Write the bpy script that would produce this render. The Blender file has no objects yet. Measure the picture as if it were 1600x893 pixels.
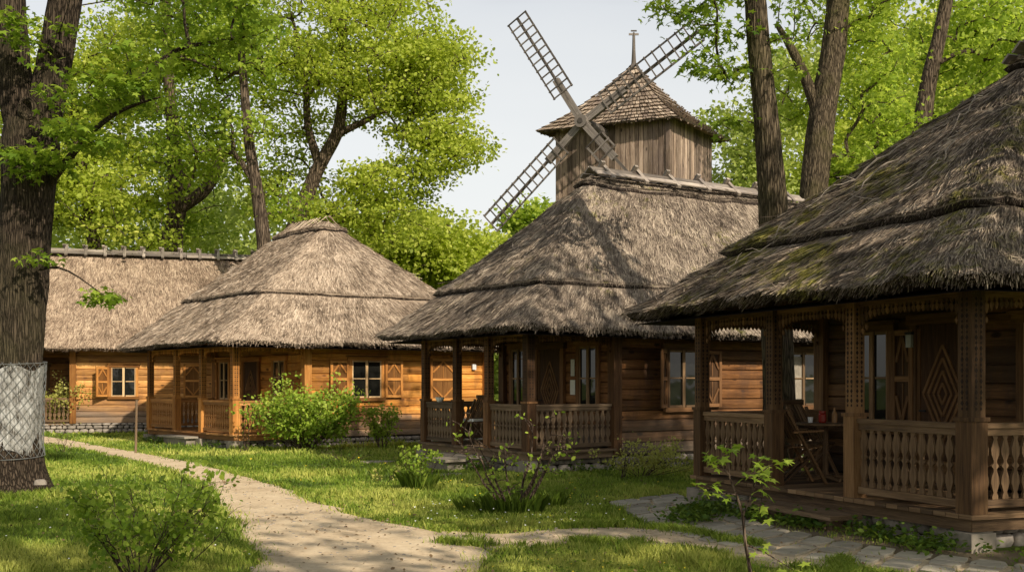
import bpy, math, random
import numpy as np
from mathutils import Vector

random.seed(7)
RNG = np.random.default_rng(11)
sc = bpy.context.scene
COL = sc.collection
F = 1700.0
EYE = 1.5
HY = 597.0

def W(px, py, Y):
    return np.array([(px - 800) / F * Y, Y, EYE + (HY - py) / F * Y])

def V3(x, y, z=0.0):
    return np.array([x, y, z], dtype=float)

def unit(v):
    v = np.asarray(v, float)
    return v / (np.linalg.norm(v) + 1e-12)

# ------------------------------------------------------------------ materials
def new_mat(name):
    m = bpy.data.materials.new(name)
    m.use_nodes = True
    nt = m.node_tree
    nt.nodes.clear()
    out = nt.nodes.new('ShaderNodeOutputMaterial')
    return m, nt, out

def N(nt, typ, **kw):
    n = nt.nodes.new(typ)
    for k, v in kw.items():
        if k == 'ins':
            for kk, vv in v.items():
                n.inputs[kk].default_value = vv
        else:
            setattr(n, k, v)
    return n

def ramp(nt, stops, interp='LINEAR'):
    r = nt.nodes.new('ShaderNodeValToRGB')
    cr = r.color_ramp
    cr.interpolation = interp
    while len(cr.elements) < len(stops):
        cr.elements.new(0.5)
    for e, (p, c) in zip(cr.elements, stops):
        e.position = p
        e.color = (c[0], c[1], c[2], 1) if not isinstance(c, (int, float)) else (c, c, c, 1)
    return r

def mixc(nt, fac, a, b, blend='MIX'):
    m = nt.nodes.new('ShaderNodeMix')
    m.data_type = 'RGBA'
    m.blend_type = blend
    for sock, v in ((m.inputs[0], fac), (m.inputs[6], a), (m.inputs[7], b)):
        if isinstance(v, bpy.types.NodeSocket):
            nt.links.new(v, sock)
        elif isinstance(v, (int, float)):
            sock.default_value = v
        else:
            sock.default_value = (v[0], v[1], v[2], 1)
    return m.outputs[2]

def mth(nt, op, a, b=0.0, c=0.0, clamp=False):
    m = nt.nodes.new('ShaderNodeMath')
    m.operation = op
    m.use_clamp = clamp
    for i, v in enumerate((a, b, c)):
        if isinstance(v, bpy.types.NodeSocket):
            nt.links.new(v, m.inputs[i])
        else:
            m.inputs[i].default_value = v
    return m.outputs[0]

def attr(nt, name='rnd'):
    a = nt.nodes.new('ShaderNodeAttribute')
    a.attribute_name = name
    return a.outputs['Fac']

def noise(nt, vec, scale, detail=4, rough=0.55, dist=0.0):
    n = N(nt, 'ShaderNodeTexNoise')
    n.inputs['Scale'].default_value = scale
    n.inputs['Detail'].default_value = detail
    n.inputs['Roughness'].default_value = rough
    n.inputs['Distortion'].default_value = dist
    if vec is not None:
        nt.links.new(vec, n.inputs['Vector'])
    return n.outputs['Fac']

def mapping(nt, vec, scale=(1, 1, 1), loc=(0, 0, 0)):
    m = N(nt, 'ShaderNodeMapping')
    m.inputs['Scale'].default_value = scale
    m.inputs['Location'].default_value = loc
    nt.links.new(vec, m.inputs['Vector'])
    return m.outputs[0]

def principled(nt, out, color, rough=0.8, bump=None, bstr=0.3, bdist=0.02, spec=0.3):
    p = N(nt, 'ShaderNodeBsdfPrincipled')
    if isinstance(color, bpy.types.NodeSocket):
        nt.links.new(color, p.inputs['Base Color'])
    else:
        p.inputs['Base Color'].default_value = (*color, 1)
    if isinstance(rough, bpy.types.NodeSocket):
        nt.links.new(rough, p.inputs['Roughness'])
    else:
        p.inputs['Roughness'].default_value = rough
    p.inputs['Specular IOR Level'].default_value = spec
    if bump is not None:
        b = N(nt, 'ShaderNodeBump')
        b.inputs['Strength'].default_value = bstr
        b.inputs['Distance'].default_value = bdist
        nt.links.new(bump, b.inputs['Height'])
        nt.links.new(b.outputs[0], p.inputs['Normal'])
    nt.links.new(p.outputs[0], out.inputs['Surface'])
    return p

def wood(name, dark, mid, light, grey=None, grey_z=(0.2, 0.9), knots=True, contrast=1.0, rough=0.75):
    m, nt, out = new_mat(name)
    uv = N(nt, 'ShaderNodeUVMap').outputs[0]
    r = attr(nt)
    comb = N(nt, 'ShaderNodeCombineXYZ')
    nt.links.new(mth(nt, 'MULTIPLY', r, 53.0), comb.inputs[0])
    nt.links.new(mth(nt, 'MULTIPLY', r, 31.0), comb.inputs[1])
    va = N(nt, 'ShaderNodeVectorMath', operation='ADD')
    nt.links.new(uv, va.inputs[0])
    nt.links.new(comb.outputs[0], va.inputs[1])
    v = va.outputs[0]
    g = noise(nt, mapping(nt, v, (1.3, 22, 1)), 1.0, 7, 0.62, 0.6)
    g2 = noise(nt, mapping(nt, v, (5, 130, 1)), 1.0, 4, 0.6)
    big = noise(nt, mapping(nt, v, (0.5, 1.6, 1)), 1.0, 3, 0.5)
    s = mth(nt, 'ADD', mth(nt, 'MULTIPLY', g, 0.6), mth(nt, 'MULTIPLY', g2, 0.4))
    s = mth(nt, 'ADD', s, mth(nt, 'MULTIPLY', mth(nt, 'SUBTRACT', big, 0.5), 0.5))
    c = ramp(nt, [(0.5 - 0.2 / contrast, dark), (0.5, mid), (0.5 + 0.18 / contrast, light)])
    nt.links.new(s, c.inputs[0])
    colr = c.outputs[0]
    bri = ramp(nt, [(0.0, 0.45), (0.5, 0.95), (1.0, 1.3)])
    nt.links.new(r, bri.inputs[0])
    colr = mixc(nt, 1.0, colr, bri.outputs[0], 'MULTIPLY')
    if knots:
        vo = N(nt, 'ShaderNodeTexVoronoi')
        vo.inputs['Scale'].default_value = 1.0
        vo.inputs['Randomness'].default_value = 1.0
        nt.links.new(mapping(nt, v, (2.1, 4.6, 1)), vo.inputs['Vector'])
        k = ramp(nt, [(0.0, 1.0), (0.12, 0.85), (0.2, 0.0)])
        nt.links.new(vo.outputs['Distance'], k.inputs[0])
        sel = mth(nt, 'GREATER_THAN', N(nt, 'ShaderNodeSeparateColor').outputs[0], 0.0)
        sp = N(nt, 'ShaderNodeSeparateColor')
        nt.links.new(vo.outputs['Color'], sp.inputs[0])
        sel = mth(nt, 'GREATER_THAN', sp.outputs[0], 0.28)
        kf = mth(nt, 'MULTIPLY', mth(nt, 'MULTIPLY', k.outputs[0], sel), 0.95)
        colr = mixc(nt, kf, colr, (dark[0] * 0.45, dark[1] * 0.4, dark[2] * 0.4))
        cr = noise(nt, mapping(nt, v, (0.9, 34, 1), (7, 3, 0)), 1.0, 3, 0.5, 0.4)
        cf = ramp(nt, [(0.66, 0.0), (0.70, 0.85)])
        nt.links.new(cr, cf.inputs[0])
        colr = mixc(nt, cf.outputs[0], colr, (dark[0] * 0.35, dark[1] * 0.35, dark[2] * 0.35))
    if knots:
        stv = N(nt, 'ShaderNodeNewGeometry').outputs['Position']
        st = noise(nt, mapping(nt, stv, (2.2, 2.2, .7)), 1.0, 6, .68)
        sr = ramp(nt, [(0.50, 0.0), (0.68, 0.75)])
        nt.links.new(st, sr.inputs[0])
        colr = mixc(nt, sr.outputs[0], colr, (dark[0] * 1.2 + .02, dark[1] * 1.25 + .018, dark[2] * 1.6 + .014))
    if grey is not None:
        geo = N(nt, 'ShaderNodeNewGeometry')
        sx = N(nt, 'ShaderNodeSeparateXYZ')
        nt.links.new(geo.outputs['Position'], sx.inputs[0])
        mr = N(nt, 'ShaderNodeMapRange')
        mr.inputs[1].default_value = grey_z[0]
        mr.inputs[2].default_value = grey_z[1]
        mr.inputs[3].default_value = 0.9
        mr.inputs[4].default_value = 0.0
        zz = mth(nt, 'ADD', sx.outputs[2], mth(nt, 'MULTIPLY', mth(nt, 'SUBTRACT', big, 0.5), 1.2))
        nt.links.new(zz, mr.inputs[0])
        gc = mixc(nt, s, (grey[0] * 0.5, grey[1] * 0.5, grey[2] * 0.5), (grey[0] * 1.4, grey[1] * 1.4, grey[2] * 1.4))
        colr = mixc(nt, mr.outputs[0], colr, gc)
    principled(nt, out, colr, rough, s, 0.55, 0.02, 0.25)
    return m

def thatch_mat(name, dark, mid, light, moss=0.0, mosscol=(0.12, 0.13, 0.02)):
    m, nt, out = new_mat(name)
    geo = N(nt, 'ShaderNodeNewGeometry')
    pos = geo.outputs['Position']
    r = attr(nt)
    n1 = noise(nt, pos, 1.1, 5, 0.6)
    n2 = noise(nt, pos, 7.0, 3, 0.6)
    s = mth(nt, 'ADD', mth(nt, 'MULTIPLY', r, 0.62), mth(nt, 'MULTIPLY', n1, 0.38))
    s = mth(nt, 'ADD', s, mth(nt, 'MULTIPLY', mth(nt, 'SUBTRACT', n2, 0.5), 0.5))
    c = ramp(nt, [(0.12, dark), (0.5, mid), (0.9, light)])
    nt.links.new(s, c.inputs[0])
    colr = c.outputs[0]
    if moss > 0:
        n3 = noise(nt, pos, 0.9, 6, 0.7)
        n4 = noise(nt, pos, 9.0, 3, 0.7)
        q = mth(nt, 'ADD', mth(nt, 'MULTIPLY', n3, 0.65), mth(nt, 'MULTIPLY', n4, 0.35))
        mr = ramp(nt, [(0.62 - 0.14 * moss, 0.0), (0.70 - 0.14 * moss, 0.8)])
        nt.links.new(q, mr.inputs[0])
        mc = mixc(nt, r, (mosscol[0] * 0.5, mosscol[1] * 0.5, mosscol[2] * 0.5), (mosscol[0] * 1.7, mosscol[1] * 1.6, mosscol[2]))
        colr = mixc(nt, mr.outputs[0], colr, mc)
    principled(nt, out, colr, 0.85, n2, 0.3, 0.03, 0.2)
    return m

def leaf_mat(name, dark, mid, light, trans=0.45, transcol=None):
    m, nt, out = new_mat(name)
    r = attr(nt)
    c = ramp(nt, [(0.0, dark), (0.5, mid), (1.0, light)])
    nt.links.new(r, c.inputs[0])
    d = N(nt, 'ShaderNodeBsdfPrincipled')
    d.inputs['Roughness'].default_value = 0.55
    d.inputs['Specular IOR Level'].default_value = 0.3
    nt.links.new(c.outputs[0], d.inputs['Base Color'])
    t = N(nt, 'ShaderNodeBsdfTranslucent')
    tc = mixc(nt, 0.6, c.outputs[0], transcol or (0.32, 0.42, 0.03))
    nt.links.new(tc, t.inputs['Color'])
    mx = N(nt, 'ShaderNodeMixShader')
    mx.inputs[0].default_value = trans
    nt.links.new(d.outputs[0], mx.inputs[1])
    nt.links.new(t.outputs[0], mx.inputs[2])
    nt.links.new(mx.outputs[0], out.inputs['Surface'])
    return m

def bark_mat(name, dark, light, sc_=9.0, moss=None):
    m, nt, out = new_mat(name)
    geo = N(nt, 'ShaderNodeNewGeometry')
    v = mapping(nt, geo.outputs['Position'], (sc_, sc_, sc_ * 0.10))
    n = noise(nt, v, 1.0, 8, 0.65, 1.2)
    v2 = N(nt, 'ShaderNodeTexVoronoi', feature='DISTANCE_TO_EDGE')
    v2.inputs['Scale'].default_value = 1.0
    v2.inputs['Randomness'].default_value = 1.0
    nz = N(nt, 'ShaderNodeTexNoise')
    nz.inputs['Scale'].default_value = 1.0
    nt.links.new(v, nz.inputs['Vector'])
    va = N(nt, 'ShaderNodeVectorMath', operation='ADD')
    nt.links.new(v, va.inputs[0])
    nt.links.new(nz.outputs['Color'], va.inputs[1])
    nt.links.new(va.outputs[0], v2.inputs['Vector'])
    e = ramp(nt, [(0.0, 0.0), (0.22, 1.0)])
    nt.links.new(v2.outputs['Distance'], e.inputs[0])
    h = mth(nt, 'ADD', mth(nt, 'MULTIPLY', e.outputs[0], 0.6), mth(nt, 'MULTIPLY', n, 0.6))
    c = ramp(nt, [(0.3, dark), (0.95, light)])
    nt.links.new(h, c.inputs[0])
    colr = c.outputs[0]
    if moss:
        n5 = noise(nt, geo.outputs['Position'], 1.3, 4, 0.6)
        mf = ramp(nt, [(0.45, 0.0), (0.7, 0.55)])
        nt.links.new(n5, mf.inputs[0])
        colr = mixc(nt, mf.outputs[0], colr, moss)
    principled(nt, out, colr, 0.9, h, 1.0, 0.05, 0.15)
    return m

def plain(name, col, rough=0.6, var=0.25, scale=6.0, bump=0.0, metal=0.0, spec=0.3):
    m, nt, out = new_mat(name)
    geo = N(nt, 'ShaderNodeNewGeometry')
    n = noise(nt, geo.outputs['Position'], scale, 6, 0.65)
    c = ramp(nt, [(0.25, tuple(x * (1 - var) for x in col)), (0.75, tuple(min(1, x * (1 + var)) for x in col))])
    nt.links.new(n, c.inputs[0])
    colr = c.outputs[0]
    br = ramp(nt, [(0.0, 0.7), (1.0, 1.25)])
    nt.links.new(attr(nt), br.inputs[0])
    colr = mixc(nt, 1.0, colr, br.outputs[0], 'MULTIPLY')
    p = principled(nt, out, colr, rough, n, 0.4 if bump else 0.05, bump or 0.01, spec)
    p.inputs['Metallic'].default_value = metal
    return m

M = {}
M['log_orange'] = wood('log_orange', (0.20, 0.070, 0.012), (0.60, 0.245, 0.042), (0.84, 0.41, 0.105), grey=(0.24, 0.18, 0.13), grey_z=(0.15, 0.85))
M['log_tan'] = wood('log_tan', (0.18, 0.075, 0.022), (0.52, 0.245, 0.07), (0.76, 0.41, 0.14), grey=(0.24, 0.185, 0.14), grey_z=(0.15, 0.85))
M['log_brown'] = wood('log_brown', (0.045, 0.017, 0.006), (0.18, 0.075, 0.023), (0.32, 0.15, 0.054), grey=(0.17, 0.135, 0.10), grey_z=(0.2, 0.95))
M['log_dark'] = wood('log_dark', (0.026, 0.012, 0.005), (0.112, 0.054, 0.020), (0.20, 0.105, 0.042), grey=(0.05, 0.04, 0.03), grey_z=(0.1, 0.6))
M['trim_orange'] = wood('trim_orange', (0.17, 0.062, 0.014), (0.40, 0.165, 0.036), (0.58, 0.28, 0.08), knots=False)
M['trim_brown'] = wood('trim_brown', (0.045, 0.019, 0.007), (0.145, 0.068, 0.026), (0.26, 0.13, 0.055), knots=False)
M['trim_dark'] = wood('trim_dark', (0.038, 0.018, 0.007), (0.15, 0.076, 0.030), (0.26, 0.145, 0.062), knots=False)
M['rail_orange'] = wood('rail_orange', (0.17, 0.07, 0.022), (0.38, 0.17, 0.05), (0.55, 0.28, 0.10), knots=False)
M['rail_brown'] = wood('rail_brown', (0.07, 0.045, 0.025), (0.20, 0.13, 0.075), (0.32, 0.22, 0.14), knots=False)
M['rail_dark'] = wood('rail_dark', (0.05, 0.028, 0.014), (0.175, 0.104, 0.052), (0.29, 0.185, 0.10), knots=False)
M['sash_light'] = wood('sash_light', (0.30, 0.17, 0.08), (0.55, 0.36, 0.18), (0.70, 0.50, 0.28), knots=False)
M['sash_mid'] = wood('sash_mid', (0.12, 0.07, 0.035), (0.27, 0.16, 0.08), (0.40, 0.26, 0.14), knots=False)
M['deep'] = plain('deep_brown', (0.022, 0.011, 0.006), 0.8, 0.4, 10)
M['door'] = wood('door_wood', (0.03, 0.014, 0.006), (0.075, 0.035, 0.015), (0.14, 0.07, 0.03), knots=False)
M['grey_wood'] = wood('grey_wood', (0.12, 0.095, 0.075), (0.30, 0.25, 0.205), (0.48, 0.41, 0.34), contrast=1.2)
M['mill_wood'] = wood('mill_wood', (0.09, 0.06, 0.042), (0.28, 0.20, 0.145), (0.47, 0.355, 0.27), contrast=1.3)
M['mill_sail'] = wood('mill_sail', (0.05, 0.042, 0.036), (0.14, 0.118, 0.10), (0.26, 0.225, 0.195), knots=False)
M['shingle'] = wood('shingle', (0.11, 0.072, 0.05), (0.36, 0.27, 0.195), (0.62, 0.50, 0.385), contrast=1.2)
M['thatch_a'] = thatch_mat('thatch_light', (0.11, 0.078, 0.054), (0.37, 0.28, 0.20), (0.72, 0.58, 0.44), 0.0)
M['thatch_b'] = thatch_mat('thatch_warm', (0.11, 0.074, 0.05), (0.34, 0.245, 0.17), (0.63, 0.49, 0.355), 0.0)
M['thatch_c'] = thatch_mat('thatch_mossy', (0.075, 0.056, 0.042), (0.27, 0.21, 0.16), (0.60, 0.49, 0.37), 0.35, (0.15, 0.15, 0.025))
M['thatch_d'] = thatch_mat('thatch_very_mossy', (0.055, 0.041, 0.03), (0.23, 0.175, 0.13), (0.58, 0.46, 0.34), 0.8, (0.20, 0.19, 0.03))
M['leaf_far'] = leaf_mat('leaf_far', (0.07, 0.14, 0.012), (0.31, 0.43, 0.045), (0.62, 0.70, 0.12), 0.58, (.55, .68, .06))
M['leaf_far_y'] = leaf_mat('leaf_far_yellow', (0.12, 0.18, 0.018), (0.43, 0.52, 0.06), (0.75, 0.78, 0.17), 0.58, (.66, .74, .08))
M['leaf_back'] = leaf_mat('leaf_back', (0.14, 0.20, 0.03), (0.36, 0.44, 0.09), (0.58, 0.62, 0.20), 0.58, (.60, .68, .14))
M['leaf_near'] = leaf_mat('leaf_near', (0.06, 0.13, 0.010), (0.22, 0.34, 0.03), (0.46, 0.56, 0.075), 0.5)
M['leaf_bush'] = leaf_mat('leaf_bush', (0.10, 0.19, 0.012), (0.30, 0.44, 0.04), (0.56, 0.64, 0.10), 0.45)
M['leaf_yell'] = leaf_mat('leaf_yellowish', (0.26, 0.26, 0.04), (0.50, 0.49, 0.11), (0.68, 0.64, 0.22), 0.45, (.5, .5, .1))
M['leaf_dark'] = leaf_mat('leaf_dark', (0.03, 0.07, 0.008), (0.08, 0.15, 0.02), (0.20, 0.28, 0.04), 0.4)
M['grass'] = leaf_mat('grass_blade', (0.05, 0.10, 0.012), (0.24, 0.355, 0.038), (0.64, 0.64, 0.15), 0.4, (.46, .52, .06))
M['bark'] = bark_mat('bark', (0.025, 0.017, 0.011), (0.17, 0.125, 0.085), 16)
M['bark_big'] = bark_mat('bark_big', (0.02, 0.014, 0.009), (0.10, 0.073, 0.05), 30, (0.075, 0.065, 0.032))
M['bark_green'] = bark_mat('bark_green', (0.03, 0.022, 0.013), (0.18, 0.135, 0.085), 28, (0.10, 0.09, 0.03))
M['twig'] = bark_mat('twig_bark', (0.05, 0.032, 0.022), (0.20, 0.14, 0.10), 30)
M['stone'] = plain('field_stone', (0.30, 0.255, 0.21), 0.85, 0.4, 9, 0.02)
M['mortar'] = plain('stone_gap', (0.035, 0.028, 0.02), 0.95, 0.3, 12)
M['concrete'] = plain('concrete', (0.27, 0.23, 0.18), 0.9, 0.35, 7, 0.01)
M['flag'] = plain('flagstone', (0.46, 0.40, 0.305), 0.85, 0.3, 5, 0.01)
M['white'] = plain('white_enamel', (0.8, 0.8, 0.78), 0.35, 0.03, 6)
M['paper'] = plain('paper', (0.7, 0.68, 0.6), 0.8, 0.1, 20)
M['black'] = plain('black_iron', (0.02, 0.02, 0.02), 0.5, 0.2, 9)
M['wire'] = plain('galvanised_wire', (0.30, 0.30, 0.29), 0.5, 0.2, 30, 0, 0.6)
M['red'] = plain('red_jam', (0.25, 0.02, 0.012), 0.25, 0.15, 9)
M['amber'] = plain('amber_bottle', (0.30, 0.16, 0.07), 0.2, 0.2, 9)
M['petal_w'] = plain('petal_white', (0.85, 0.85, 0.8), 0.6, 0.05, 9)
M['petal_y'] = plain('petal_yellow', (0.75, 0.55, 0.03), 0.6, 0.05, 9)
M['dead'] = plain('dead_leaf', (0.22, 0.14, 0.07), 0.8, 0.3, 9)
M['lampglass'] = plain('lamp_glass', (0.25, 0.25, 0.2), 0.2, 0.1, 9)

def glass_mat():
    m, nt, out = new_mat('window_glass')
    geo = N(nt, 'ShaderNodeNewGeometry')
    n = noise(nt, geo.outputs['Position'], 2.2, 2, 0.5)
    p = principled(nt, out, (0.012, 0.012, 0.01), 0.05, n, 0.25, 0.02, 0.5)
    p.inputs['IOR'].default_value = 1.5
    return m
M['glass'] = glass_mat()

def white_mat():
    m, nt, out = new_mat('whitewash')
    geo = N(nt, 'ShaderNodeNewGeometry')
    v = mapping(nt, geo.outputs['Position'], (26, 26, 3.0))
    n = noise(nt, v, 1.0, 8, 0.7, 1.0)
    w = noise(nt, geo.outputs['Position'], 5, 5, 0.7)
    sx = N(nt, 'ShaderNodeSeparateXYZ')
    nt.links.new(geo.outputs['Position'], sx.inputs[0])
    f = mth(nt, 'ADD', mth(nt, 'MULTIPLY', n, 0.6), mth(nt, 'MULTIPLY', w, 0.4))
    low = N(nt, 'ShaderNodeMapRange')
    for i, v_ in ((1, 0.15), (2, 0.55), (3, 0.18), (4, 0.0)):
        low.inputs[i].default_value = v_
    nt.links.new(sx.outputs[2], low.inputs[0])
    f = mth(nt, 'SUBTRACT', f, low.outputs[0])
    c = ramp(nt, [(0.40, (0.06, 0.05, 0.038)), (0.46, (0.26, 0.245, 0.22)), (0.58, (0.55, 0.54, 0.51))])
    nt.links.new(f, c.inputs[0])
    principled(nt, out, c.outputs[0], 0.9, n, 0.9, 0.05, 0.1)
    return m
M['whitewash'] = white_mat()

def ground_mat(name, kind):
    m, nt, out = new_mat(name)
    geo = N(nt, 'ShaderNodeNewGeometry')
    pos = geo.outputs['Position']
    n1 = noise(nt, pos, 0.55, 6, 0.6)
    n2 = noise(nt, pos, 14, 6, 0.7)
    n3 = noise(nt, mapping(nt, pos, (1, 1, 1), (9, 2, 0)), 3.2 if kind == 'grass' else 1.3, 8, 0.72)
    if kind == 'grass':
        c = ramp(nt, [(0.3, (0.045, 0.065, 0.012)), (0.5, (0.11, 0.15, 0.025)), (0.72, (0.20, 0.23, 0.05))])
        nt.links.new(mth(nt, 'ADD', mth(nt, 'MULTIPLY', n1, 0.5), mth(nt, 'MULTIPLY', n2, 0.5)), c.inputs[0])
        f = ramp(nt, [(0.60, 0.0), (0.72, 0.75)])
        nt.links.new(n3, f.inputs[0])
        col = mixc(nt, f.outputs[0], c.outputs[0], (0.20, 0.155, 0.085))
    else:
        c = ramp(nt, [(0.3, (0.38, 0.265, 0.16)), (0.5, (0.70, 0.54, 0.355)), (0.72, (0.86, 0.71, 0.50))])
        s = mth(nt, 'ADD', mth(nt, 'MULTIPLY', n3, 0.55), mth(nt, 'MULTIPLY', n2, 0.45))
        nt.links.new(s, c.inputs[0])
        vo = N(nt, 'ShaderNodeTexVoronoi')
        vo.inputs['Scale'].default_value = 26
        nt.links.new(pos, vo.inputs['Vector'])
        k = ramp(nt, [(0.10, 1.0), (0.22, 0.0)])
        nt.links.new(vo.outputs['Distance'], k.inputs[0])
        sp = N(nt, 'ShaderNodeSeparateColor')
        nt.links.new(vo.outputs['Color'], sp.inputs[0])
        sel = mth(nt, 'GREATER_THAN', sp.outputs[0], 0.6)
        kf = mth(nt, 'MULTIPLY', mth(nt, 'MULTIPLY', k.outputs[0], sel), 0.7)
        pc = mixc(nt, sp.outputs[1], (0.14, 0.10, 0.065), (0.75, 0.68, 0.58))
        col = mixc(nt, kf, c.outputs[0], pc)
        if kind == 'earth':
            col = mixc(nt, 0.75, col, (0.07, 0.05, 0.03))
    hh = mth(nt, 'ADD', mth(nt, 'MULTIPLY', n3, 0.6), mth(nt, 'MULTIPLY', n2, 0.4))
    principled(nt, out, col, 0.95, hh if kind == 'grass' else noise(nt, pos, 30, 6, 0.7), 0.8 if kind == 'grass' else 0.5, 0.05 if kind == 'grass' else 0.03, 0.1)
    return m
M['ground'] = ground_mat('ground_grass', 'grass')
M['path'] = ground_mat('dirt_path', 'dirt')
M['earth'] = ground_mat('bare_earth', 'earth')

# ------------------------------------------------------------------ builders
def tag(o, label=None, cat=None, group=None, kind=None):
    if label: o['label'] = label
    if cat: o['category'] = cat
    if group: o['group'] = group
    if kind: o['kind'] = kind
    return o

def empty(name, loc, rz=0.0):
    o = bpy.data.objects.new(name, None)
    COL.objects.link(o)
    o.location = tuple(float(c) for c in loc)
    o.rotation_euler = (0, 0, rz)
    o.empty_display_size = 0.2
    return o

def rootloc(parent):
    l = np.zeros(3)
    p = parent
    while p is not None:
        l = l + np.array(p.location)
        p = p.parent
    return l

def link(name, me, mat, parent, loc=None, rz=0.0):
    o = bpy.data.objects.new(name, me)
    if mat is not None and len(me.materials) == 0:
        me.materials.append(mat)
    COL.objects.link(o)
    o.parent = parent
    if loc is not None:
        o.location = tuple(np.asarray(loc, float) - rootloc(parent))
    o.rotation_euler = (0, 0, rz)
    return o

class MB:
    def __init__(self):
        self.v = []; self.f = []; self.uv = []; self.r = []; self.mi = []
    def poly(self, pts, uvs=None, r=0.5, mi=0):
        b = len(self.v)
        self.v += [tuple(p) for p in pts]
        self.f.append(list(range(b, b + len(pts))))
        if uvs is None:
            p0 = np.asarray(pts[0]); e = unit(np.asarray(pts[1]) - p0)
            n = unit(np.cross(e, np.asarray(pts[2]) - p0)); f = np.cross(n, e)
            uvs = [(float(np.dot(np.asarray(p) - p0, e)), float(np.dot(np.asarray(p) - p0, f))) for p in pts]
        self.uv += [tuple(u) for u in uvs]
        self.r.append(r); self.mi.append(mi)
    def box(self, o, a, b, c, r=None, mi=0):
        # o corner, a = grain axis vector, b, c other edges
        if r is None: r = random.random()
        o, a, b, c = (np.asarray(x, float) for x in (o, a, b, c))
        if np.dot(np.cross(a, b), c) < 0:
            b, c = c, b
        la, lb, lc = (np.linalg.norm(x) for x in (a, b, c))
        P = self.poly
        P([o, o + b, o + a + b, o + a], [(0, 0), (0, lb), (la, lb), (la, 0)], r, mi)
        P([o + c, o + c + a, o + c + a + b, o + c + b], [(0, 0), (la, 0), (la, lb), (0, lb)], r, mi)
        P([o, o + a, o + a + c, o + c], [(0, 0), (la, 0), (la, lc), (0, lc)], r, mi)
        P([o + b, o + b + c, o + b + a + c, o + b + a], [(0, lb), (0, lb + lc), (la, lb + lc), (la, lb)], r, mi)
        P([o, o + c, o + c + b, o + b], [(0, 0), (0, lc), (lb * .1, lc), (lb * .1, 0)], r, mi)
        P([o + a, o + a + b, o + a + b + c, o + a + c], [(0, 0), (lb * .1, 0), (lb * .1, lc), (0, lc)], r, mi)
    def cbox(self, ctr, a, b, c, r=None, mi=0):
        ctr = np.asarray(ctr, float)
        self.box(ctr - (np.asarray(a) + np.asarray(b) + np.asarray(c)) / 2, a, b, c, r, mi)
    def bar(self, p, q, w, t, up=None, r=None, mi=0):
        p = np.asarray(p, float); q = np.asarray(q, float)
        d = q - p; u = unit(d)
        up = np.array([0, 0, 1.0]) if up is None else np.asarray(up, float)
        s = unit(np.cross(u, up)) if abs(np.dot(u, up)) < .999 else unit(np.cross(u, [1, 0, 0]))
        t2 = np.cross(s, u)
        self.box(p - s * w / 2 - t2 * t / 2, d, s * w, t2 * t, r, mi)
    def extrude(self, pts2, o, ex, ey, en, th, r=None, mi=0):
        # flat outline (in metres) in frame ex, ey, thickness th along en
        if r is None: r = random.random()
        o, ex, ey, en = (np.asarray(x, float) for x in (o, ex, ey, en))
        A = [o + ex * x + ey * y for x, y in pts2]
        B = [p + en * th for p in A]
        # grain vertical: u = y
        uv = [(y, x) for x, y in pts2]
        flip = np.dot(np.cross(ex, ey), en) > 0
        if flip:
            self.poly(B, uv, r, mi); self.poly(A[::-1], uv[::-1], r, mi)
        else:
            self.poly(B[::-1], uv[::-1], r, mi); self.poly(A, uv, r, mi)
        n = len(A)
        for i in range(n):
            j = (i + 1) % n
            q = [A[i], A[j], B[j], B[i]]
            if not flip: q = q[::-1]
            self.poly(q, None, r, mi)
    def tube(self, pts, rad, sides=8, r=0.5, mi=0, cap=True):
        pts = [np.asarray(p, float) for p in pts]
        n = len(pts)
        if np.isscalar(rad): rad = [rad] * n
        rings = []; L = 0
        ref = np.array([0.3, 0.9, 0.1])
        for i in range(n):
            d = unit(pts[min(i + 1, n - 1)] - pts[max(i - 1, 0)])
            s = unit(np.cross(d, ref)) if abs(np.dot(d, unit(ref))) < .98 else unit(np.cross(d, [1, 0, 0]))
            t = np.cross(d, s)
            if i: L += np.linalg.norm(pts[i] - pts[i - 1])
            rings.append(([pts[i] + (s * math.cos(2 * math.pi * k / sides) + t * math.sin(2 * math.pi * k / sides)) * rad[i] for k in range(sides)], L))
        b = len(self.v)
        for rg, _ in rings: self.v += [tuple(p) for p in rg]
        for i in range(n - 1):
            for k in range(sides):
                k2 = (k + 1) % sides
                self.f.append([b + i * sides + k, b + i * sides + k2, b + (i + 1) * sides + k2, b + (i + 1) * sides + k])
                c = .3
                self.uv += [(rings[i][1], k * c / sides), (rings[i][1], (k + 1) * c / sides), (rings[i + 1][1], (k + 1) * c / sides), (rings[i + 1][1], k * c / sides)]
                self.r.append(r); self.mi.append(mi)
        if cap:
            for base, rev in ((b, True), (b + (n - 1) * sides, False)):
                idx = list(range(base, base + sides))
                if rev: idx = idx[::-1]
                self.f.append(idx); self.uv += [(0, 0)] * sides; self.r.append(r); self.mi.append(mi)
    def lathe(self, c, prof, sides=16, r=0.5, mi=0):
        self.tube([np.asarray(c) + np.array([0, 0, z]) for _, z in prof], [max(q, .0005) for q, _ in prof], sides, r, mi)
    def build(self, name, mat, parent=None, origin=None, smooth=False, mats=None):
        org = rootloc(parent) if origin is None else np.asarray(origin, float)
        me = bpy.data.meshes.new(name)
        v = np.array(self.v, float) - org
        me.from_pydata(v.tolist(), [], self.f)
        uvl = me.uv_layers.new(name='UVMap')
        uvl.data.foreach_set('uv', np.array(self.uv, float).ravel())
        a = me.attributes.new('rnd', 'FLOAT', 'FACE')
        a.data.foreach_set('value', np.array(self.r, float))
        if mats:
            for mm in mats: me.materials.append(mm)
            me.polygons.foreach_set('material_index', self.mi)
        if smooth:
            me.polygons.foreach_set('use_smooth', [True] * len(self.f))
        me.update()
        o = bpy.data.objects.new(name, me)
        if not mats: me.materials.append(mat)
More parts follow.
